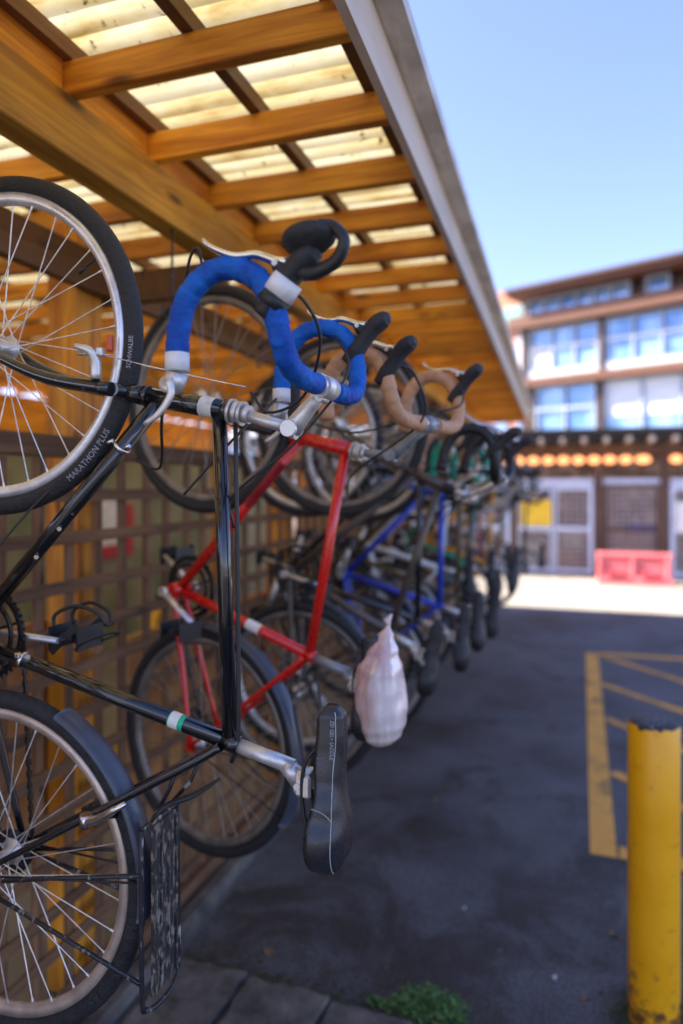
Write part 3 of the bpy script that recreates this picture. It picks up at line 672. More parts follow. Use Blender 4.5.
# ================================================================ bicycles
# local axes: x = away from the lattice (rider's up), z = up (rider's forward), y = across the bike; points are given
# relative to the front hub, then shifted by HUBZ so that the root sits below the lowest point of the rear tyre
HUBZ = 1.047 + .346
def V(x, z, y=0): return (x, y, z + HUBZ)
GA = dict(crown=(.30, -.104), h0=(.335, -.112), h1=(.515, -.148), hs=(.56, -.160), sb=(.635, -.183), clamp=(.697, -.113), BB=(-.10, -.60),
          dt=(.365, -.125), tt=(.492, -.146), sc=(.514, -.747), sp=(.643, -.777), ttm=None, rh=(-.008, -1.047), fh=(-.018, .004))
GB = dict(crown=(.285, -.118), h0=(.30, -.128), h1=(.434, -.168), hs=(.47, -.178), sb=(.545, -.182), clamp=(.625, -.112), BB=(-.105, -.585),
          dt=(.325, -.14), tt=(.415, -.165), sc=(.316, -.727), sp=(.42, -.757), rh=(-.008, -1.035))
GR = dict(crown=(.30, -.114), h0=(.325, -.124), h1=(.52, -.170), hs=(.555, -.178), sb=(.635, -.185), clamp=(.735, -.112), BB=(-.12, -.585),
          dt=(.345, -.14), tt=(.495, -.165), sc=(.38, -.727), sp=(.512, -.759), rh=(-.008, -1.035))
GC = dict(crown=(.26, -.17), h0=(.28, -.185), h1=(.41, -.215), hs=(.45, -.225), sb=(.50, -.225), clamp=(.56, -.13), BB=(-.10, -.60),
          dt=(.30, -.205), tt=(.385, -.215), sc=(.375, -.73), sp=(.49, -.765), rh=(-.008, -1.04))
wheel_cache = {}
def wheel(root, c, rimm, detail=True, name='wheel', cog=False, key=None, tyrew=.019):
    # wheel centre c (x,z); meshes are centred on the hub and reused
    k = (rimm, detail, cog, tyrew)
    if k not in wheel_cache:
        rt = .327; r0 = .3465 - tyrew
        rim = MB().ring((0, 0, 0), [(.311, .0105), (.311, -.0105), (.298, -.0105), (.288, -.004), (.288, .004), (.298, .0105)], 96).build('wheel', rimm)
        ty = MB().ring((0, 0, 0), [(r0 + tyrew * math.cos(a) * (1 if math.cos(a) > 0 else .95), tyrew * .92 * math.sin(a)) for a in [2 * math.pi * q / 14 for q in range(14)]], 96).build('tyre', 'rubber', rim)
        sm = MB(); ns = 32
        for i in range(ns):
            a = 2 * math.pi * i / ns + .07; side = 1 if i % 2 else -1; tw = R(62) * (1 if (i // 2) % 2 else -1)
            p0 = Vector((.021 * math.cos(a + tw), side * .029, .021 * math.sin(a + tw))); p1 = Vector((.296 * math.cos(a), side * .003, .296 * math.sin(a)))
            sm.tube([p0, p1], .00125 if detail else .0016, 5, False)
            if detail: sm.tube([p1 + (p0 - p1).normalized() * .014, p1], .0024, 6, False)
        sm.build('spokes', 'spoke' if rimm in ('rim', 'rimworn') else 'spoked', rim)
        hb_ = MB(); hb_.ring((0, 0, 0), [(.0, -.05), (.006, -.05), (.009, -.045), (.017, -.036), (.027, -.032), (.027, -.028), (.013, -.024), (.012, .024), (.027, .028), (.027, .032), (.017, .036), (.009, .045), (.006, .05), (0, .05)], 20)
        hb_.build('hub', 'alu', rim)
        if detail:
            vm = MB(); a = R(33); p = Vector((math.cos(a), 0, math.sin(a))); vm.tube([p * .292, p * .245], .003, 8); vm.tube([p * .262, p * .240], .0042, 8); vm.build('valve', 'plastic', rim)
        wheel_cache[k] = rim; first = True
        o = rim; o.parent = root
    else:
        o = copy_tree(wheel_cache[k], root)
    o.name = name
    o.location = V(c[0], c[1])
    return o
def drop_bar(root, g, tape, detail=True, w_=.2, endtape=True, hoodm='hood', rot=0):
    cx, cz = g['clamp']
    def P(dx, dz, y): 
        return V(cx + dx, cz + dz, y)
    bar = MB().tube([P(0, 0, -.10), P(0, 0, .10)], .0125, 14).tube([P(0, 0, -.035), P(0, 0, .035)], .0158, 14).build('handlebar', 'alu', root)
    for s in (-1, 1):
        path = [P(0, 0, s * .045), P(0.001, .0, s * .11), P(.002, .012, s * .165), P(0, .045, s * .192), P(-.008, .09, s * w_), P(-.03, .13, s * w_), P(-.07, .152, s * w_), P(-.115, .147, s * w_), P(-.15, .115, s * w_), P(-.165, .07, s * w_), P(-.168, .03, s * w_)]
        pp = catmull(path, 14 if detail else 5); rr = []
        L_ = 0
        for i, q in enumerate(pp):
            if i: L_ += (q - pp[i - 1]).length
            rr.append(.0168 + (.0019 * (1 - (L_ / .026) % 1) if detail else .0008))
        # finer sampling for wrapped tape ridges
        MB().tube(pp, rr, 16).build('bar_tape', tape, bar)
        ew = [P(-.1683, .032, s * w_), P(-.168, .004, s * w_)]
        MB().tube(ew, .0186, 14).build('end_tape', 'whitetape' if endtape else tape, bar)
        if endtape:    # bar end shifter
            e = P(-.168, .002, s * w_)
            e = Vector(e); sh = MB().tube([e, e + Vector((-.004, 0, -.016)), e + Vector((-.008, 0, -.03))], [.017, .016, .010], 12)
            sh.ring(e + Vector((-.01, 0, -.018)), [(.0, -.016), (.0125, -.016), (.0135, -.012), (.0135, .012), (.0125, .016), (0, .016)], 16)
            sh.tube([e + Vector((-.004, s * .017, -.012)), e + Vector((.0, s * .018, -.035)), e + Vector((-.02, s * .018, -.062)), e + Vector((-.046, s * .017, -.078))], [.007, .0065, .0055, .004], 8, smooth=4, flat=.6)
            sh.build('shift_lever', 'alu', bar)
        # hood
        b = Vector(P(-.018, .085, s * w_)); f = Vector((.040, 0, .050))
        hx = Vector((.30, 0, .36)).normalized()
        ho = MB().tube([b - f * .15, b + f * .3, b + f * .7, b + f * 1.05, b + f * 1.3 + Vector((.004, 0, .002)), b + f * 1.52 + Vector((.012, 0, .0)), b + f * 1.62 + Vector((.018, 0, -.003))], [.0195, .0235, .0205, .0215, .0245, .0215, .010], 18, smooth=4, flat=.74)
        kb = b + f * .95 + Vector((-.020, 0, .016)); ho.tube([kb + Vector((.012, 0, -.012)), kb, kb + Vector((-.008, 0, .006))], [.017, .014, .008], 12, smooth=3, flat=.8)
        ho = ho.build('brake_hood', hoodm, bar)
        MB().tube([kb + Vector((.0, -.016, .0)), kb + Vector((0, .016, 0))], .0045, 10).build('lever_pivot', 'alu', bar)
        pv = b + f * 1.0 + Vector((-.026, 0, .020))
        lv = MB().tube([pv + Vector((.02, 0, -.004)), pv, pv + Vector((-.03, s * .002, .012)), pv + Vector((-.065, s * .006, .013)), pv + Vector((-.10, s * .012, .028)), pv + Vector((-.112, s * .014, .04))], [.012, .012, .0105, .0085, .007, .0045], 10, smooth=4, flat=.6)
        lv.build('brake_lever', 'chrome' if hoodm == 'hood' else 'plastic', bar)
    return bar
def flat_bar(root, g, w_=.30):
    cx, cz = g['clamp']
    bar = MB().tube([V(cx - .01, cz + .01, -w_), V(cx, cz, -.08), V(cx, cz, .08), V(cx - .01, cz + .01, w_)], .0125, 10, smooth=4).build('handlebar', 'plastic', root)
    for s in (-1, 1):
        MB().tube([V(cx - .01, cz + .01, s * (w_ - .12)), V(cx - .01, cz + .01, s * w_)], [.015, .018, .016, .018], 10).build('grip', 'hood', bar)
        MB().tube([V(cx - .01, cz + .01, s * (w_ - .15)), V(cx - .04, cz + .035, s * (w_ - .14)), V(cx - .075, cz + .03, s * (w_ - .02))], [.011, .006, .005], 8, smooth=3).build('brake_lever', 'alu', bar)
def stem(root, g, m='alu', quill=True):
    mb = MB(); s0, s1, c = V(*g['hs']), V(*g['sb']), V(*g['clamp'])
    a = Vector(s0); b = Vector(s1); c_ = Vector(c); d = (b - a).normalized()
    mb.tube([a - d * .02, b - d * .005], .0112, 14)
    mb.tube([b - d * .012, b + d * .012], .0165, 14)
    e = (c_ - b)
    mb.tube([b - e * .02, b + e * .25, b + e * .6, b + e * .92], [.0175, .016, .0135, .0145], 14)
    mb.tube([c_ + Vector((0, -.026, 0)), c_ + Vector((0, .026, 0))], .0205, 18)
    mb.tube([b + Vector((0, -.020, 0)), b + Vector((0, .020, 0))], .0145, 16)
    mb.tube([c_ + e.normalized() * -.026 + Vector((.012, -.017, 0)), c_ + e.normalized() * -.026 + Vector((.012, .017, 0))], .0075, 10)
    mb.build('stem', m, root)
def saddle(root, c, sm='saddle', text=True):
    # c = clamp point (x,z); saddle nose up, top surface facing +x
    cx, cz = c
    NL, NA = 44, 25; rows = []
    z_n, z_r = cz + .130, cz - .130
    def lerpt(T, t):
        for (a, b) in zip(T[:-1], T[1:]):
            if t <= b[0]:
                f_ = (t - a[0]) / (b[0] - a[0]); f_ = f_ * f_ * (3 - 2 * f_); return a[1] + (b[1] - a[1]) * f_
        return T[-1][1]
    WT = [(0, .012), (.05, .023), (.25, .026), (.45, .033), (.65, .050), (.82, .066), (.92, .064), (.97, .052), (1, .022)]
    HT = [(0, .024), (.06, .046), (.30, .050), (.55, .042), (.75, .062), (.88, .062), (.96, .044), (1, .018)]
    TT = [(0, .052), (.05, .064), (.2, .066), (.5, .061), (.8, .072), (.92, .071), (1, .056)]
    for i in range(NL + 1):
        t = i / NL; z = z_n + (z_r - z_n) * t
        wd, hh_, tp = lerpt(WT, min(t, .86)), lerpt(HT, min(t, .86)), cx + lerpt(TT, min(t, .86)); row = []
        if t > .84:
            q_ = math.sqrt(max(.0, 1 - ((t - .84) / .16) ** 2)); wd *= .12 + .88 * q_; hh_ *= .35 + .65 * q_; tp -= .016 * (1 - q_)
        for k in range(NA):
            ph_ = (-1 + 2 * k / (NA - 1)) * math.pi / 2 * 1.06; sn, cs_ = math.sin(ph_), max(0, math.cos(ph_))
            yy_ = wd * math.copysign(abs(sn) ** .80, sn); dr = hh_ * (1 - cs_ ** .62) + (.004 * math.exp(-(yy_ / .010) ** 2) if t < .94 else 0)
            row.append(V(tp - dr, z - (0 if t < .8 else (t - .8) * .10 * (abs(yy_) / wd) * -1 * -1), yy_))
        rows.append(row)
    m_ = MB().grid(rows)
    for r_ in (0, NL): m_.f.append(tuple(r_ * NA + k for k in range(NA)) if r_ else tuple(r_ * NA + k for k in range(NA))[::-1]); m_.sm.append(True)
    for i in range(NL): m_.f.append((i * NA, (i + 1) * NA, (i + 1) * NA + NA - 1, i * NA + NA - 1)); m_.sm.append(False)
    so = m_.build('saddle', sm, root)
    if text:
        st = MB()
        for kk in (7, 6):
            pp = [Vector(rows[i][kk]) + Vector((.0008, -.0012, 0)) for i in range(1, NL, 1)]
            if kk == 6: pp = [p for p in pp]
        pp = [Vector(rows[i][5]) + (Vector((.0006, -.0012, 0))) for i in range(1, NL)]; st.tube(pp, .00055, 4, False)
        pp = [Vector(rows[i][NA - 6]) + (Vector((.0006, .0012, 0))) for i in range(1, NL)]; st.tube(pp, .00055, 4, False)
        q = 27
        pp = [Vector(rows[q + int(k * k * .12)][k]).lerp(Vector(rows[q + int(k * k * .12) + 1][k]), (k * k * .12) % 1) + Vector((0, -.0010, 0)) for k in range(0, 6)]; st.tube(pp, .00055, 4, False)
        st.build('stitching', 'stitch', so)
        vs, fs = text_mesh('ZD GEL+ SADDLE', .0125, .0003)
        # reads down along the side of the nose; follow the surface
        yside = Vector(rows[9][4]).y
        tv = on_plane([Vector((v.x * .66, v.y * .8, v.z)) for v in vs], V(cx + .046, cz + .080, 0), (0, 0, -1), (1, 0, 0))
        tv2 = []
        for v in tv:
            t = (z_n + HUBZ - v.z) / (z_n - z_r); i = max(0, min(NL - 1, int(t * NL))); rw_ = rows[i]; yv = min(q_[1] for q_ in rw_)
            tv2.append(Vector((v.x, yv - .0012 + v.y * .5, v.z)))
        MB().add(tv2, fs).build('saddle_writing', 'print', so)
    rl = MB()
    for s in (-1, 1):
        rl.tube([V(cx + .035, cz + .085, s * .008), V(cx + .02, cz + .065, s * .014), V(cx - .005, cz + .03, s * .022), V(cx - .008, cz - .04, s * .022), V(cx + .010, cz - .09, s * .032), V(cx + .03, cz - .12, s * .04)], .0036, 8, smooth=4)
    rl.build('saddle_rails', 'plastic', so)
    return so
def bicycle(label, group, loc, rz, g, frame='black', bars='drop', tape='bluetape', lean=0, rimm='rim', detail=True, sadm='saddle', tr=.0155, front2=None, guard=None, rack=False, stemm='alu', hero=False, endtape=False, hoodm='hood', tyrew=.019, noseat=False):
    root = empty('bicycle', loc, rz); root.rotation_euler = (0, lean, rz)
    tag(root, label, 'bicycle', group)
    f = MB(); sg = 16 if detail else 10
    BB, rh = g['BB'], g['rh']
    f.tube([V(*g['h0']), V(*g['h1'])], .0185, sg)
    h0, h1 = Vector(V(*g['h0'])), Vector(V(*g['h1'])); hd = (h1 - h0).normalized()
    f.tube([h0, h0 + hd * .012], .0205, sg); f.tube([h1 - hd * .012, h1], .0205, sg)
    f.tube([V(*g['dt']), V(*BB)], tr, sg); f.tube([V(*g['tt']), V(*g['sc'])], tr * .88, sg)
    sc, sp = Vector(V(*g['sc'])), Vector(V(*g['sp'])); bb = Vector(V(*BB)); sd_ = (sc - bb).normalized()
    f.tube([bb, sc + sd_ * .012], tr * .95, sg); f.tube([sc - sd_ * .01, sc + sd_ * .02], tr * 1.08, sg)
    f.tube([bb - Vector((0, .036, 0)), bb + Vector((0, .036, 0))], .021, sg)
    for s in (-1, 1):
        f.tube([sc + Vector((-.012, s * .014, -.004)), sc.lerp(Vector(V(*rh)), .12) + Vector((0, s * .022, 0)), sc.lerp(Vector(V(*rh)), .45) + Vector((0, s * .036, 0)), Vector(V(*rh, 0)) + Vector((0, s * .062, 0))], [.009, .0085, .0078, .006], 10, smooth=4)
        f.tube([bb + Vector((0, s * .022, -.012)), bb.lerp(Vector(V(*rh)), .35) + Vector((0, s * .034, 0)), Vector(V(*rh, s * .062))], [.0105, .010, .0065], 10, smooth=4)
        f.box(Vector(V(*rh, s * .062)), (.035, .004, .035))
    fo = f.build('frame', frame, root)
    # fork
    fk = MB(); c0 = Vector(V(*g['crown']))
    fk.tube([h0 - hd * .002, c0 - hd * .012], .019, sg)
    fk.tube([c0 + Vector((-.004, -.044, 0)), c0 + Vector((-.004, .044, 0))], .012, 10)
    for s in (-1, 1):
        e = Vector(V(*g.get('fh', (0, 0)), s * .054)); a = c0 + Vector((-.008, s * .043, 0))
        fk.tube([a, a.lerp(e, .45) + Vector((0, 0, -.022)), a.lerp(e, .8) + Vector((0, 0, -.016)), e], [.0135, .0125, .0095, .0065], 12, smooth=5)
        fk.box(e, (.022, .005, .02))
    fk.build('fork', front2 or frame, root)
    # headset
    hsx = MB(); hh = Vector(V(*g['hs']))
    for d_, r_, l_ in ((0, .0235, .006), (.009, .021, .010), (.021, .0225, .006), (.028, .0165, .012)):
        if (h1 + hd * (d_ + l_) - h0).length < (hh - h0).length + .02: hsx.tube([h1 + hd * d_, h1 + hd * (d_ + l_)], r_, 20)
    hsx.build('headset', 'alu' if detail else 'plastic', root)
    fw = wheel(root, g.get('fh', (0, 0)), rimm, detail, tyrew=tyrew)
    rw = wheel(root, rh, 'rimworn' if hero else rimm, detail, tyrew=tyrew)
    stem(root, g, stemm)
    if bars == 'drop': drop_bar(root, g, tape, detail, endtape=endtape, hoodm=hoodm)
    else: flat_bar(root, g)
    # seat post
    MB().tube([sc + sd_ * .01, sp - sd_ * .004], .0133, 14).tube([sp - sd_ * .02, sp + Vector((.006, 0, -.02))], [.0145, .017], 12).build('seat_post', stemm if not hero else 'alu', root)
    cl = (g['sp'][0] + .015, g['sp'][1] - .022)
    cm = MB(); cc = Vector(V(*cl)); cm.box(cc + Vector((-.002, 0, .0)), (.026, .040, .046), bev=.008).box(cc + Vector((.010, -.019, 0)), (.020, .010, .040), bev=.004).box(cc + Vector((.010, .019, 0)), (.020, .010, .040), bev=.004).tube([cc + Vector((-.004, -.026, 0)), cc + Vector((-.004, .026, 0))], .006, 10); cm.build('seat_clamp', 'alu', root)
    if not noseat: saddle(root, (cl[0] + .014, cl[1] + .008), sadm, hero)
    else: saddle(root, (cl[0] + .012, cl[1]), sadm, False)
    if not hero:
        cx_, cz_ = g['clamp']; cb_ = MB(); w2 = .19 if bars == 'drop' else .18
        cb_.tube([V(cx_ + .01, cz_ + (.12 if bars == 'drop' else .02), -w2), V(cx_ + .03, cz_ + .10, -w2 * .7), V(cx_ + .02, cz_ - .0, -.08), V(g['tt'][0] + .05, g['tt'][1] - .06, -.03), V(g['tt'][0] + .012, g['tt'][1] - .12, -.014)], .0028, 6, smooth=6)
        cb_.tube([V(cx_ + .01, cz_ + (.12 if bars == 'drop' else .02), w2), V(cx_ + .02, cz_ + .06, w2 * .8), V(cx_ - .05, cz_ + .03, .05), V(g['h1'][0] - .02, g['h1'][1] + .05, .02), V(g['crown'][0] - .02, g['crown'][1] + .06, 0)], .0028, 6, smooth=6)
        cb_.build('brake_cable', 'plastic', root)
        bq = MB()
        for s in (-1, 1): bq.tube([V(g['crown'][0] - .03, g['crown'][1] + .03, s * .045), V(g['crown'][0] - .015, g['crown'][1] + .065, s * .04), V(g['crown'][0], g['crown'][1] + .045, 0)], [.008, .007, .006], 8, smooth=3)
        bq.build('front_brake', 'alu', root)
    # crankset (drive side = far side, +y)
    cr_ = MB(); 
    n = 96 if detail else 40; 
    cr_.ring(bb + Vector((0, .052, 0)), [(.098, -.0025), (.086, -.0025), (.086, .0025), (.098, .0025)], n)
    for k in range(44):
        a = 2 * math.pi * k / 44; cr_.box(bb + Vector((.100 * math.cos(a), .052, .100 * math.sin(a))), (.009, .003, .006), Matrix.Rotation(-a, 3, 'Y'))
    cr_.ring(bb + Vector((0, .044, 0)), [(.078, -.002), (.068, -.002), (.068, .002), (.078, .002)], n // 2)
    for k in range(5):
        a = 2 * math.pi * k / 5 + .3; cr_.bar(bb + Vector((.015 * math.cos(a), .052, .015 * math.sin(a))), bb + Vector((.09 * math.cos(a), .052, .09 * math.sin(a))), .014, .006)
    cr_.build('chainring', 'chainm', root)
    ca = {0: R(0)}[0] if hero else random.uniform(0, 6.28)
    for s in (-1, 1):
        dr = Vector((math.cos(ca) * s, 0, -math.sin(ca) * s)) if not hero else Vector((s * .985, 0, -.07 * s))
        p0 = bb + Vector((0, s * .066, 0)); p1 = p0 + dr * .17 + Vector((0, s * .012, 0))
        co = MB().tube([p0, p1], [.013, .010], 10, flat=.6).tube([p0 - Vector((0, .008, 0)), p0 + Vector((0, .008, 0))], .015, 12).build('crank_arm', 'alu', root)
        pc = p1 + Vector((0, s * .055, 0))
        pm_ = MB().tube([p1, p1 + Vector((0, s * .10, 0))], .005, 8)
        for q in (-1, 1):
            pm_.bar(pc + Vector((q * .026, -.042, -.03)) if False else pc + Vector((-.034, q * .040, -.03)), pc + Vector((.034, q * .040, -.03)) if False else pc + Vector((.034, q * .040, .03)), .004, .016)
        pm_.box(pc + Vector((.036, 0, 0)), (.005, .085, .05)); pm_.box(pc + Vector((-.036, 0, 0)), (.005, .085, .05)); pm_.tube([pc - Vector((0, .04, 0)), pc + Vector((0, .04, 0))], .014, 10)
        po = pm_.build('pedal', 'plastic', co)
        if hero and s == 1:
            tc_ = MB()
            for q in (-1, 1):
                tc_.tube([pc + Vector((-.034, q * .03, .018)), pc + Vector((-.03, q * .03, .05)), pc + Vector((.02, q * .024, .07)), pc + Vector((.07, q * .016, .055)), pc + Vector((.085, q * .01, .03))], .0042, 8, smooth=4)
            tc_.tube([pc + Vector((.085, -.012, .03)), pc + Vector((.085, .012, .03))], .0042, 6)
            tc_.tube([pc + Vector((.03, -.04, -.02)), pc + Vector((.06, -.042, .0)), pc + Vector((.09, -.01, .012)), pc + Vector((.08, .04, 0)), pc + Vector((.03, .04, -.02))], .007, 6, smooth=4, flat=.25)
            tc_.build('toe_clip', 'plastic', co)
    # chain + cassette
    rhv = Vector(V(*rh)); chn = MB()
    cp = [bb + Vector((.097 * math.cos(a), .052, .097 * math.sin(a))) for a in [math.pi * k / 12 for k in range(13)]]
    cp += [rhv + Vector((.040 * math.cos(a), .042, .040 * math.sin(a))) for a in [math.pi + math.pi * k / 8 for k in range(9)]]
    cp.append(cp[0]); stp = .0118 if detail else .05
    for p_, q_ in zip(cp[:-1], cp[1:]):
        nl = max(1, int((q_ - p_).length / stp + .5))
        for k in range(nl): chn.bar(p_.lerp(q_, k / nl), p_.lerp(q_, (k + 1.08) / nl), .0068 if k % 2 else .0042, .0085 if k % 2 else .006, (0, 1, .01))
    chn.build('chain', 'chainm', root)
    cs = MB()
    for k, r_ in enumerate((.046, .042, .037, .032, .027)): cs.ring(rhv + Vector((0, .030 + k * .0045, 0)), [(r_, -.001), (.012, -.001), (.012, .001), (r_, .001)], 28)
    cs.build('sprockets', 'chainm', root)
    dr_ = MB().tube([rhv + Vector((-.01, .062, -.01)), rhv + Vector((-.045, .066, -.025)), rhv + Vector((-.055, .055, .005))], .008, 8, smooth=3)
    dr_.box(rhv + Vector((-.075, .045, .03)), (.03, .006, .075), Matrix.Rotation(.5, 3, 'Y'))
    for q in ((-.06, .005), (-.092, .055)): dr_.ring(rhv + Vector((q[0], .045, q[1])), [(.019, -.003), (.004, -.003), (.004, .003), (.019, .003)], 12)
    dr_.build('derailleur', 'plastic', root)
    if guard:
        a0, a1 = guard
        gp = [(.358 + .012 * math.cos(a) - .012, .028 * math.sin(a)) for a in [math.pi * k / 8 - math.pi / 2 for k in range(9)]]
        gp = gp + [(r_ - .002, y_ * .93) for r_, y_ in reversed(gp)]
        go = MB().ring(rhv, gp, 40, a0, a1).build('mudguard', 'guard', root)
        sty = MB()
        for s in (-1, 1):
            for aa in ((a0 + 4, a0 + 30) if not hero else (a0 + 12,)):
                e = rhv + Vector((.352 * math.cos(R(aa)), s * .022, .352 * math.sin(R(aa)))); sty.tube([rhv + Vector((0, s * .066, 0)), e], .0022, 6)
        sty.build('guard_stay', 'plastic', go)
    return root

GRP = 'bicycles hanging in the row under the shelter'
Y1 = 1.11
z0 = lambda gz: gz - HUBZ
# ---- hero bicycle
hero = bicycle('black touring bicycle with blue taped drop bars and rear rack, nearest in the hanging row', GRP, (-1.095, Y1, ZC + .285 - HUBZ), 0, GA, 'black', 'drop', 'bluetape',
               hero=True, guard=(-8, 64), endtape=True)
# extras on the hero
def hp(mb, name, m, par=None): return mb.build(name, m, par or hero)
cx, cz = GA['clamp']
# white strap + black clamp of the mirror on the near hood, arm and mirror
b = Vector(V(cx - .018, cz + .085, -.2)); f = Vector((.040, 0, .050)).normalized()
hp(MB().tube([b + f * .008, b + f * .026], [.0245, .0235], 16), 'clamp_band', 'plastic')
hp(MB().tube([b + f * .026, b + f * .054], [.0242, .0232], 16), 'white_strap', 'whitetape')
mt = b + f * .058
mo = hp(MB().tube([mt, mt + Vector((.012, 0, .006)), mt + Vector((.04, -.008, .000)), mt + Vector((.075, -.014, .012)), mt + Vector((.088, -.02, .036)), mt + Vector((.072, -.018, .058)), mt + Vector((.05, -.015, .066))], [.016, .013, .0105, .0095, .009, .008, .007], 12, smooth=5), 'mirror_arm', 'plastic')
mc = mt + Vector((.034, -.014, .046)); rows = []
nrm = Vector((.10, -.45, -.85)).normalized(); u_ = nrm.cross(Vector((0, 1, 0))).normalized(); v_ = nrm.cross(u_)
for (r_, h_) in ((.001, .012), (.02, .011), (.032, .007), (.036, 0), (.0355, -.005), (.033, -.006), (.001, -.006)):
    rows.append([mc + nrm * h_ + u_ * math.cos(a) * r_ * 1.12 + v_ * math.sin(a) * r_ * .8 for a in [2 * math.pi * k / 28 for k in range(28)]])
MB().grid(rows, True).build('mirror_housing', 'hood', mo)
# front brake
for s in (-1, 1):
    bk = MB(); p = Vector(V(.262, -.055, s * .05)); bk.tube([p + Vector((0, 0, -.03)), p, p + Vector((-.005, s * .012, .022)), p + Vector((-.03, s * .02, .03))], [.009, .010, .008, .005], 10, smooth=3)
    bk.tube([p + Vector((0, s * .004, .004)), p + Vector((-.015, -s * .022, .012))], .006, 8); bk.tube([p + Vector((.014, s * .006, .016)), p + Vector((-.034, s * .006, .018))], .0032, 8)
    bk.box(p + Vector((.01, s * .0, .02)), (.014, .012, .016), bev=.002)
    hp(bk, 'brake_arm', 'alu')
for s in (-1, 1): hp(MB().box(V(.276, -.014, s * .026), (.012, .012, .032), bev=.003), 'brake_pad', 'orange')
hp(MB().tube([V(.24, -.03, -.06), V(.36, -.062, -.03), V(.50, -.095, 0), V(.545, -.105, 0)], .0012, 5).tube([V(.24, -.03, .06), V(.36, -.062, .03), V(.50, -.095, 0)], .0012, 5), 'straddle_cable', 'chrome')
# rear brake
for s in (-1, 1):
    rb_ = MB(); p = Vector(V(.245, -.905, s * .055)); rb_.tube([p, p + Vector((.03, s * .006, .010)), p + Vector((.075, s * .01, .038)), p + Vector((.085, s * .0, .044))], [.010, .009, .0065, .005], 10, smooth=3)
    rb_.tube([p + Vector((.03, 0, .01)), p + Vector((.045, -s * .03, .004))], .006, 8)
    rb_.tube([p + Vector((0, 0, -.012)), p + Vector((0, 0, .012))], .012, 10)
    hp(rb_, 'brake_arm', 'chrome')
# cables
cb = MB()
sh = Vector(V(cx - .18, cz - .005, -.2))
cb.tube([sh + Vector((-.004, 0, -.012)), sh + Vector((-.035, .03, -.06)), Vector(V(.40, -.25, -.05)), Vector(V(.33, -.235, -.022))], .0026, 7, smooth=8)
cb.tube([V(cx - .125, cz + .16, -.2), V(cx - .135, cz + .19, -.195), V(cx - .16, cz + .175, -.18), V(cx - .21, cz + .09, -.12), V(.42, -.10, -.03)], .0024, 7, smooth=8)
cb.tube([V(cx - .01, cz + .13, -.2), V(cx + .03, cz + .10, -.17), V(cx + .035, cz + .05, -.12), V(cx - .02, cz - .02, -.05), V(.60, -.155, -.02), V(.555, -.115, 0)], .0026, 7, smooth=8)
cb.tube([V(cx - .06, cz + .15, .2), V(cx + .0, cz + .05, .13), V(.63, -.20, .04), V(.515, -.30, .012), V(.513, -.36, .017)], .0026, 7, smooth=8)
cb.tube([V(cx - .17, cz + .02, .2), V(.50, -.19, .05), V(.40, -.30, .03)], .0026, 7, smooth=8)
cb.tube([V(.529, -.17, -.008), V(.533, -.40, -.008), V(.535, -.60, -.008), V(.534, -.735, -.008), V(.52, -.78, -.005)], .0042, 8, smooth=4)
cb.tube([V(-.02, -.60, -.1), V(.0, -.50, -.11), V(.12, -.30, -.02), V(.20, -.24, .06)], .0024, 6, smooth=6)
hp(cb, 'brake_cable', 'plastic')
# small bands and bolts
bd_ = MB(); d0, d1 = Vector(V(*GA['dt'])), Vector(V(*GA['BB'])); dd = (d1 - d0).normalized()
q = d0.lerp(d1, .17); bd_.tube([q, q + dd * .009], .0178, 18); bd_.tube([q + Vector((-.012, -.014, .01)), q + Vector((-.024, -.016, .004))], .004, 8); bd_.tube([q + Vector((.012, -.014, -.006)), q + Vector((.028, -.02, -.002))], .0035, 8)
s0_, s1_ = Vector(V(*GA['BB'])), Vector(V(*GA['sc'])); ss = (s1_ - s0_).normalized(); q = s0_.lerp(s1_, .235); bd_.tube([q, q + ss * .010], .0172, 18); bd_.box(q + Vector((.006, -.018, .012)), (.012, .008, .012), bev=.002)
for tt_ in (.50, .62): q = d0.lerp(d1, tt_) + Vector((.012, -.010, -.004)); bd_.tube([q, q + Vector((.004, -.004, -.001))], .0045, 8)
hp(bd_, 'clamp_band', 'chrome')
q = s0_.lerp(s1_, .80); so = hp(MB().tube([q, q + ss * .032], .01505, 24, False), 'sticker', 'stgreen'); 
hp(MB().tube([q + ss * .002, q + ss * .022], .01525, 24, False), 'sticker', 'stwhite')
stx = MB()
for k in range(4):
    vs, fs = text_mesh('IIMII', .006, .0001)
m_ = MB()
for k in range(3):
    for j in range(4):
        a = R(-150 + j * 26); rr_ = .0154; ctr = q + ss * (.005 + k * .006); n1, n2 = basis(ss)
        m_.box(ctr + Vector((0, -.0153, 0)) * 1.0 + Vector((-.008 + .005 * j, 0, (-.008 + .005 * j) * -4.0 * .0)), (.0012, .0006, .0035))
q2 = Vector(V(*GA['h0'])).lerp(Vector(V(*GA['h1'])), .68)
hp(MB().tube([q2, q2 + hd if False else q2 + (Vector(V(*GA['h1'])) - Vector(V(*GA['h0']))).normalized() * .028], .0190, 24, False), 'sticker', 'stwhite')
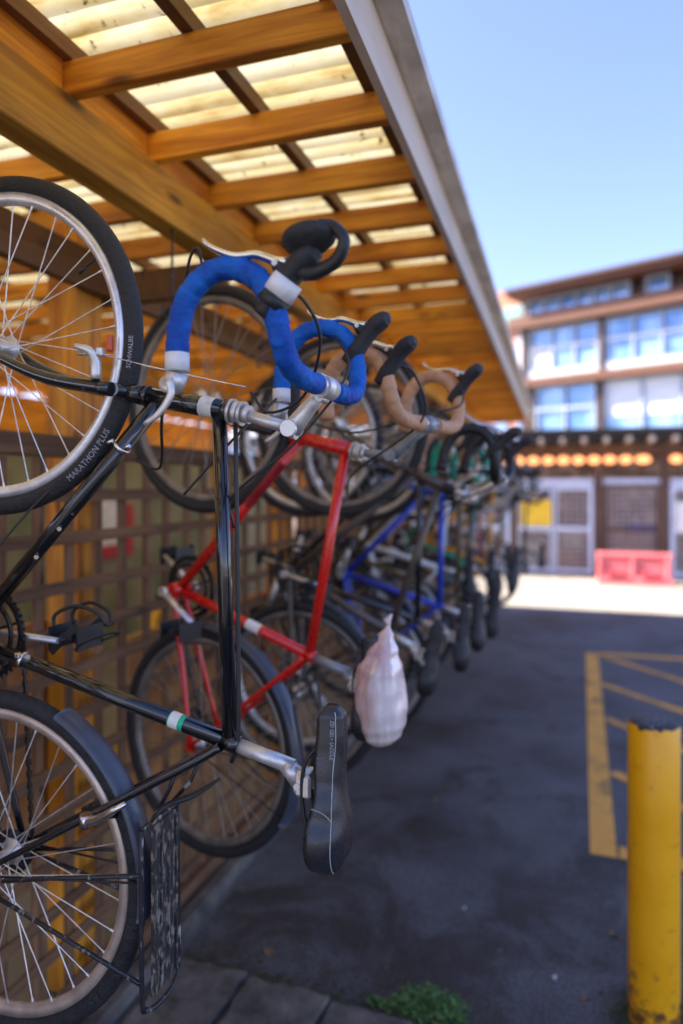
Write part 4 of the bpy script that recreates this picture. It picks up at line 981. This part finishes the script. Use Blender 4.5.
# tyre writing
def tyre_text(txt, ang, size, r=.3335, wheel_c=(0, 0), flip=False):
    vs, fs = text_mesh(txt, size, .00015); c = Vector(V(*wheel_c)); out = []
    for v in vs:
        a = R(ang) + v.x / r; rr_ = r - v.y; yy_ = -(.0168 * math.sqrt(max(.05, 1 - ((rr_ - .3275) / .019) ** 2))) - .0012 + v.z
        out.append(c + Vector((rr_ * math.cos(a), yy_, rr_ * math.sin(a))))
    return MB().add(out, fs)
hp(tyre_text('MARATHON PLUS', -44, .0165, wheel_c=(-.018, .004)), 'tyre_writing', 'print')
hp(tyre_text('SCHWALBE', -6, .012, wheel_c=(-.018, .004)), 'tyre_writing', 'print')
# rear rack
rk = MB(); X = .376
def zr(v): return v
A = [V(X - .012, -.905, -.055), V(X - .010, -1.20, -.055), V(X - .004, -1.232, -.046), V(X + .004, -1.236, -.02), V(X + .004, -1.236, .02), V(X - .002, -1.225, .05), V(X - .006, -1.19, .060), V(X - .008, -.905, .060)]
rk.tube(A, .0045, 8, smooth=5)
rk.tube([V(X - .012, -.905, -.055), V(X + .006, -.892, -.02), V(X + .006, -.892, .03), V(X - .008, -.905, .060)], .0045, 8, smooth=3)
ro = rk.build('rear_rack', 'rackm', hero)
pl = MB()
pl.box(V(X, -1.06, .0), (.004, .078, .31))
for s in (-.037, .037): pl.box(V(X + .003, -1.06, s), (.007, .005, .30), bev=.001)
for s in (-.012, .012): pl.box(V(X + .003, -1.06, s), (.003, .004, .26), bev=.0008)
pl.build('rack_plate', 'plate', ro)
sm_ = MB()
for s in (-1, 1):
    e = V(-.012, -1.062, s * .066)
    for tz in (-1.0, -1.12) if s > 0 else (-.985, -1.02 - .16): sm_.tube([e, V(.20 if tz < -1.1 else .18, (tz * .55 - 1.062 * .45), s * .063), V(X - .012, tz, s * .058)], .0042, 8)
sm_.tube([V(X - .01, -.90, -.02), V(.40, -.84, -.018), V(.415, -.80, -.018)], .004, 6); sm_.tube([V(X - .01, -.90, .02), V(.42, -.84, .018), V(.44, -.80, .018)], .004, 6)
sm_.build('rack_strut', 'rackm', ro)
MB().tube([V(X + .01, -.885, -.055), V(X + .03, -.86, -.04), V(X + .05, -.865, .02), V(X + .085, -.845, .06)], [.006, .009, .010, .005], 10, smooth=3, flat=.5).build('rack_clip', 'plastic', ro)

# ---- second bicycle, red
redb = bicycle('red bicycle with tan taped drop bars, second in the row', GRP, (-1.040, 1.84, ZC + .266 - HUBZ), R(-14), GR, 'red', 'drop', 'tantape', guard=(-30, 120), stemm='greyp', hoodm='hood', front2='plastic', rimm='rimd')
def rp(mb, name, m): return mb.build(name, m, redb)
a, b_ = Vector(V(*GR['BB'])), Vector(V(*GR['sc']))
rp(MB().tube([a.lerp(b_, .56), a.lerp(b_, .66)], .0156, 16, False), 'sticker', 'whitetape')
rp(MB().tube([Vector(V(*GR['dt'])).lerp(a, .12), Vector(V(*GR['dt'])).lerp(a, .40)], .0163, 16, False), 'sticker', 'darkred')
# rear carrier loop on the red bike
rp(MB().tube([V(.36, -.80, -.06), V(.38, -.90, -.06), V(.43, -1.12, -.05), V(.44, -1.17, 0), V(.43, -1.12, .05), V(.38, -.90, .06), V(.36, -.80, .06)], .004, 6, smooth=5), 'rear_rack', 'rackm')

# plastic bag over the saddle of the red bike
M['bag'] = mat('thin_plastic_bag', (.66, .36, .36), .3, col2=(.86, .74, .68), scale=7, stretch=(1.6, 1.6, .5), bump=.5, bscale=22, lo=.36, hi=.58)
bm_ = M['bag']; pN = bm_.node_tree.nodes['Principled BSDF']; pN.inputs['Transmission Weight'].default_value = .25; pN.inputs['Subsurface Weight'].default_value = .0
prof = [(0, .003), (.008, .007), (.03, .020), (.07, .040), (.12, .058), (.17, .066), (.21, .068), (.25, .062), (.285, .048), (.305, .030), (.315, .006)]
rows = []; random.seed(11); ph = [random.uniform(0, 6.28) for _ in range(6)]
for i in range(56):
    t = i / 55 * .315; k = 0
    while k < len(prof) - 2 and prof[k + 1][0] < t: k += 1
    f_ = (t - prof[k][0]) / (prof[k + 1][0] - prof[k][0]); f_ = f_ * f_ * (3 - 2 * f_) if k > 0 else f_; r = prof[k][1] * (1 - f_) + prof[k + 1][1] * f_
    row = []
    for q in range(64):
        a = 2 * math.pi * q / 64; tn = t / .315
        wr = 1 + .055 * math.sin(3 * a + ph[0] + tn * 5) + .07 * (1 - tn * .6) * (abs(math.sin(4 * a + ph[1] + 1.2 * math.sin(tn * 4))) - .5) + .035 * (abs(math.sin(9 * a + ph[2] - 2.2 * tn)) - .5) + .025 * math.sin(5 * a + ph[4] + tn * 17)
        if tn > .8: wr += .10 * (tn - .8) * 5 * (abs(math.sin(6 * a + ph[5])) - .5)
        row.append((.030 * (1 - tn) + r * wr * math.cos(a) * .98 - .01 * math.sin(t * 14), r * wr * math.sin(a) * 1.2, .315 - t))
    rows.append(row)
bg_ = MB().grid(rows, True).tube([(.030, 0, .312), (.028, .004, .326), (.036, .01, .340)], [.006, .008, .003], 8).tube([(.030, 0, .314), (.020, -.006, .330)], [.006, .0025], 8)
bg_ = bg_.build('plastic_bag', 'bag', loc=(-.468, 1.705, ZC - .668))
tag(bg_, 'crumpled whitish pink plastic bag tied over the saddle of the red bicycle', 'bag')

# ---- the others, receding
rest = [
 (2.45, GB, 'brownp', 'drop', 'plastic', 9, .05, -.02, 'dark brown bicycle with black drop bars, next after the red one', 'alu', None),
 (2.84, GA, 'black', 'drop', 'tantape', 3, -.06, -.06, 'black bicycle with tan taped drop bars just before the blue one', 'alu', (-30, 100)),
 (3.22, GC, 'blue', 'drop', 'greentape', 0, .15, -.10, 'bright blue bicycle with green taped drop bars', 'alu', None),
 (3.58, GA, 'olive', 'flat', None, 4, .0, -.05, 'olive bicycle with flat bars hanging just past the blue one', 'plastic', (-30, 110)),
 (3.95, GB, 'whitep', 'drop', 'whitetape', -3, .12, -.03, 'white bicycle with white taped drop bars in the middle of the row', 'alu', None),
 (4.35, GC, 'black', 'flat', None, 5, .06, -.14, 'black flat bar bicycle behind the white one', 'alu', None),
 (4.72, GB, 'greentape', 'flat', None, 0, .14, -.05, 'green bicycle with flat bars past the middle of the row', 'plastic', None),
 (5.10, GC, 'orangep', 'flat', None, 3, .16, -.08, 'yellow framed bicycle with flat bars toward the far end', 'alu', None),
 (5.50, GA, 'darkred', 'drop', 'plastic', -4, .02, -.12, 'dark red bicycle with black drop bars toward the far end', 'alu', None),
 (5.92, GB, 'greyp', 'flat', None, 4, .18, -.12, 'grey bicycle with flat bars after the dark red one', 'alu', None),
 (6.38, GB, 'orangep', 'drop', 'plastic', 0, .22, -.16, 'yellow bicycle with black drop bars, third from the far end', 'plastic', None),
 (6.90, GC, 'whitep', 'flat', None, -2, .22, -.20, 'white bicycle with flat bars, second from the far end', 'plastic', None),
 (7.55, GC, 'black', 'flat', None, 2, .32, -.20, 'black bicycle with flat bars, farthest in the hanging row', 'plastic', None),
]
for (y, g, fr, bars, tape, ln, dx, dz, lb, stm, gd) in rest:
    bicycle(lb, GRP, (-1.05 + dx - .015 * y, y, ZC + .27 + dz - HUBZ), R(random.uniform(-4, 4)), g, fr, bars, tape, lean=R(ln), detail=False, sadm=('plastic', 'brownp', 'saddle', 'hood')[int(y * 10) % 4], stemm=stm, guard=gd, rimm='rimd' if fr in ('brownp', 'olive', 'greyp', 'darkred') else 'alu', hoodm='hood' if fr in ('whitep', 'blue') else 'hood', tyrew=.019 if bars == 'drop' else .024)

# hooks holding the front wheels
hk = None
for (x, y, zz) in [(-1.12, Y1, 2.36), (-1.05, 1.80, 2.34)] + [(-1.08, r[0], 2.30) for r in rest]:
    if hk is None:
        hk = MB().tube([(0, 0, .24), (0, 0, .07), (0, 0, .0), (.0, -.012, -.03), (0, -.03, -.042), (0, -.048, -.03), (0, -.052, -.005)], .004, 8, smooth=4).build('hook', 'rackm', shed); o = hk
    else: o = hk.copy(); COL.objects.link(o)
    o.location = (-1.15 - O.x, y - O.y + .02, zz - O.z + .01)
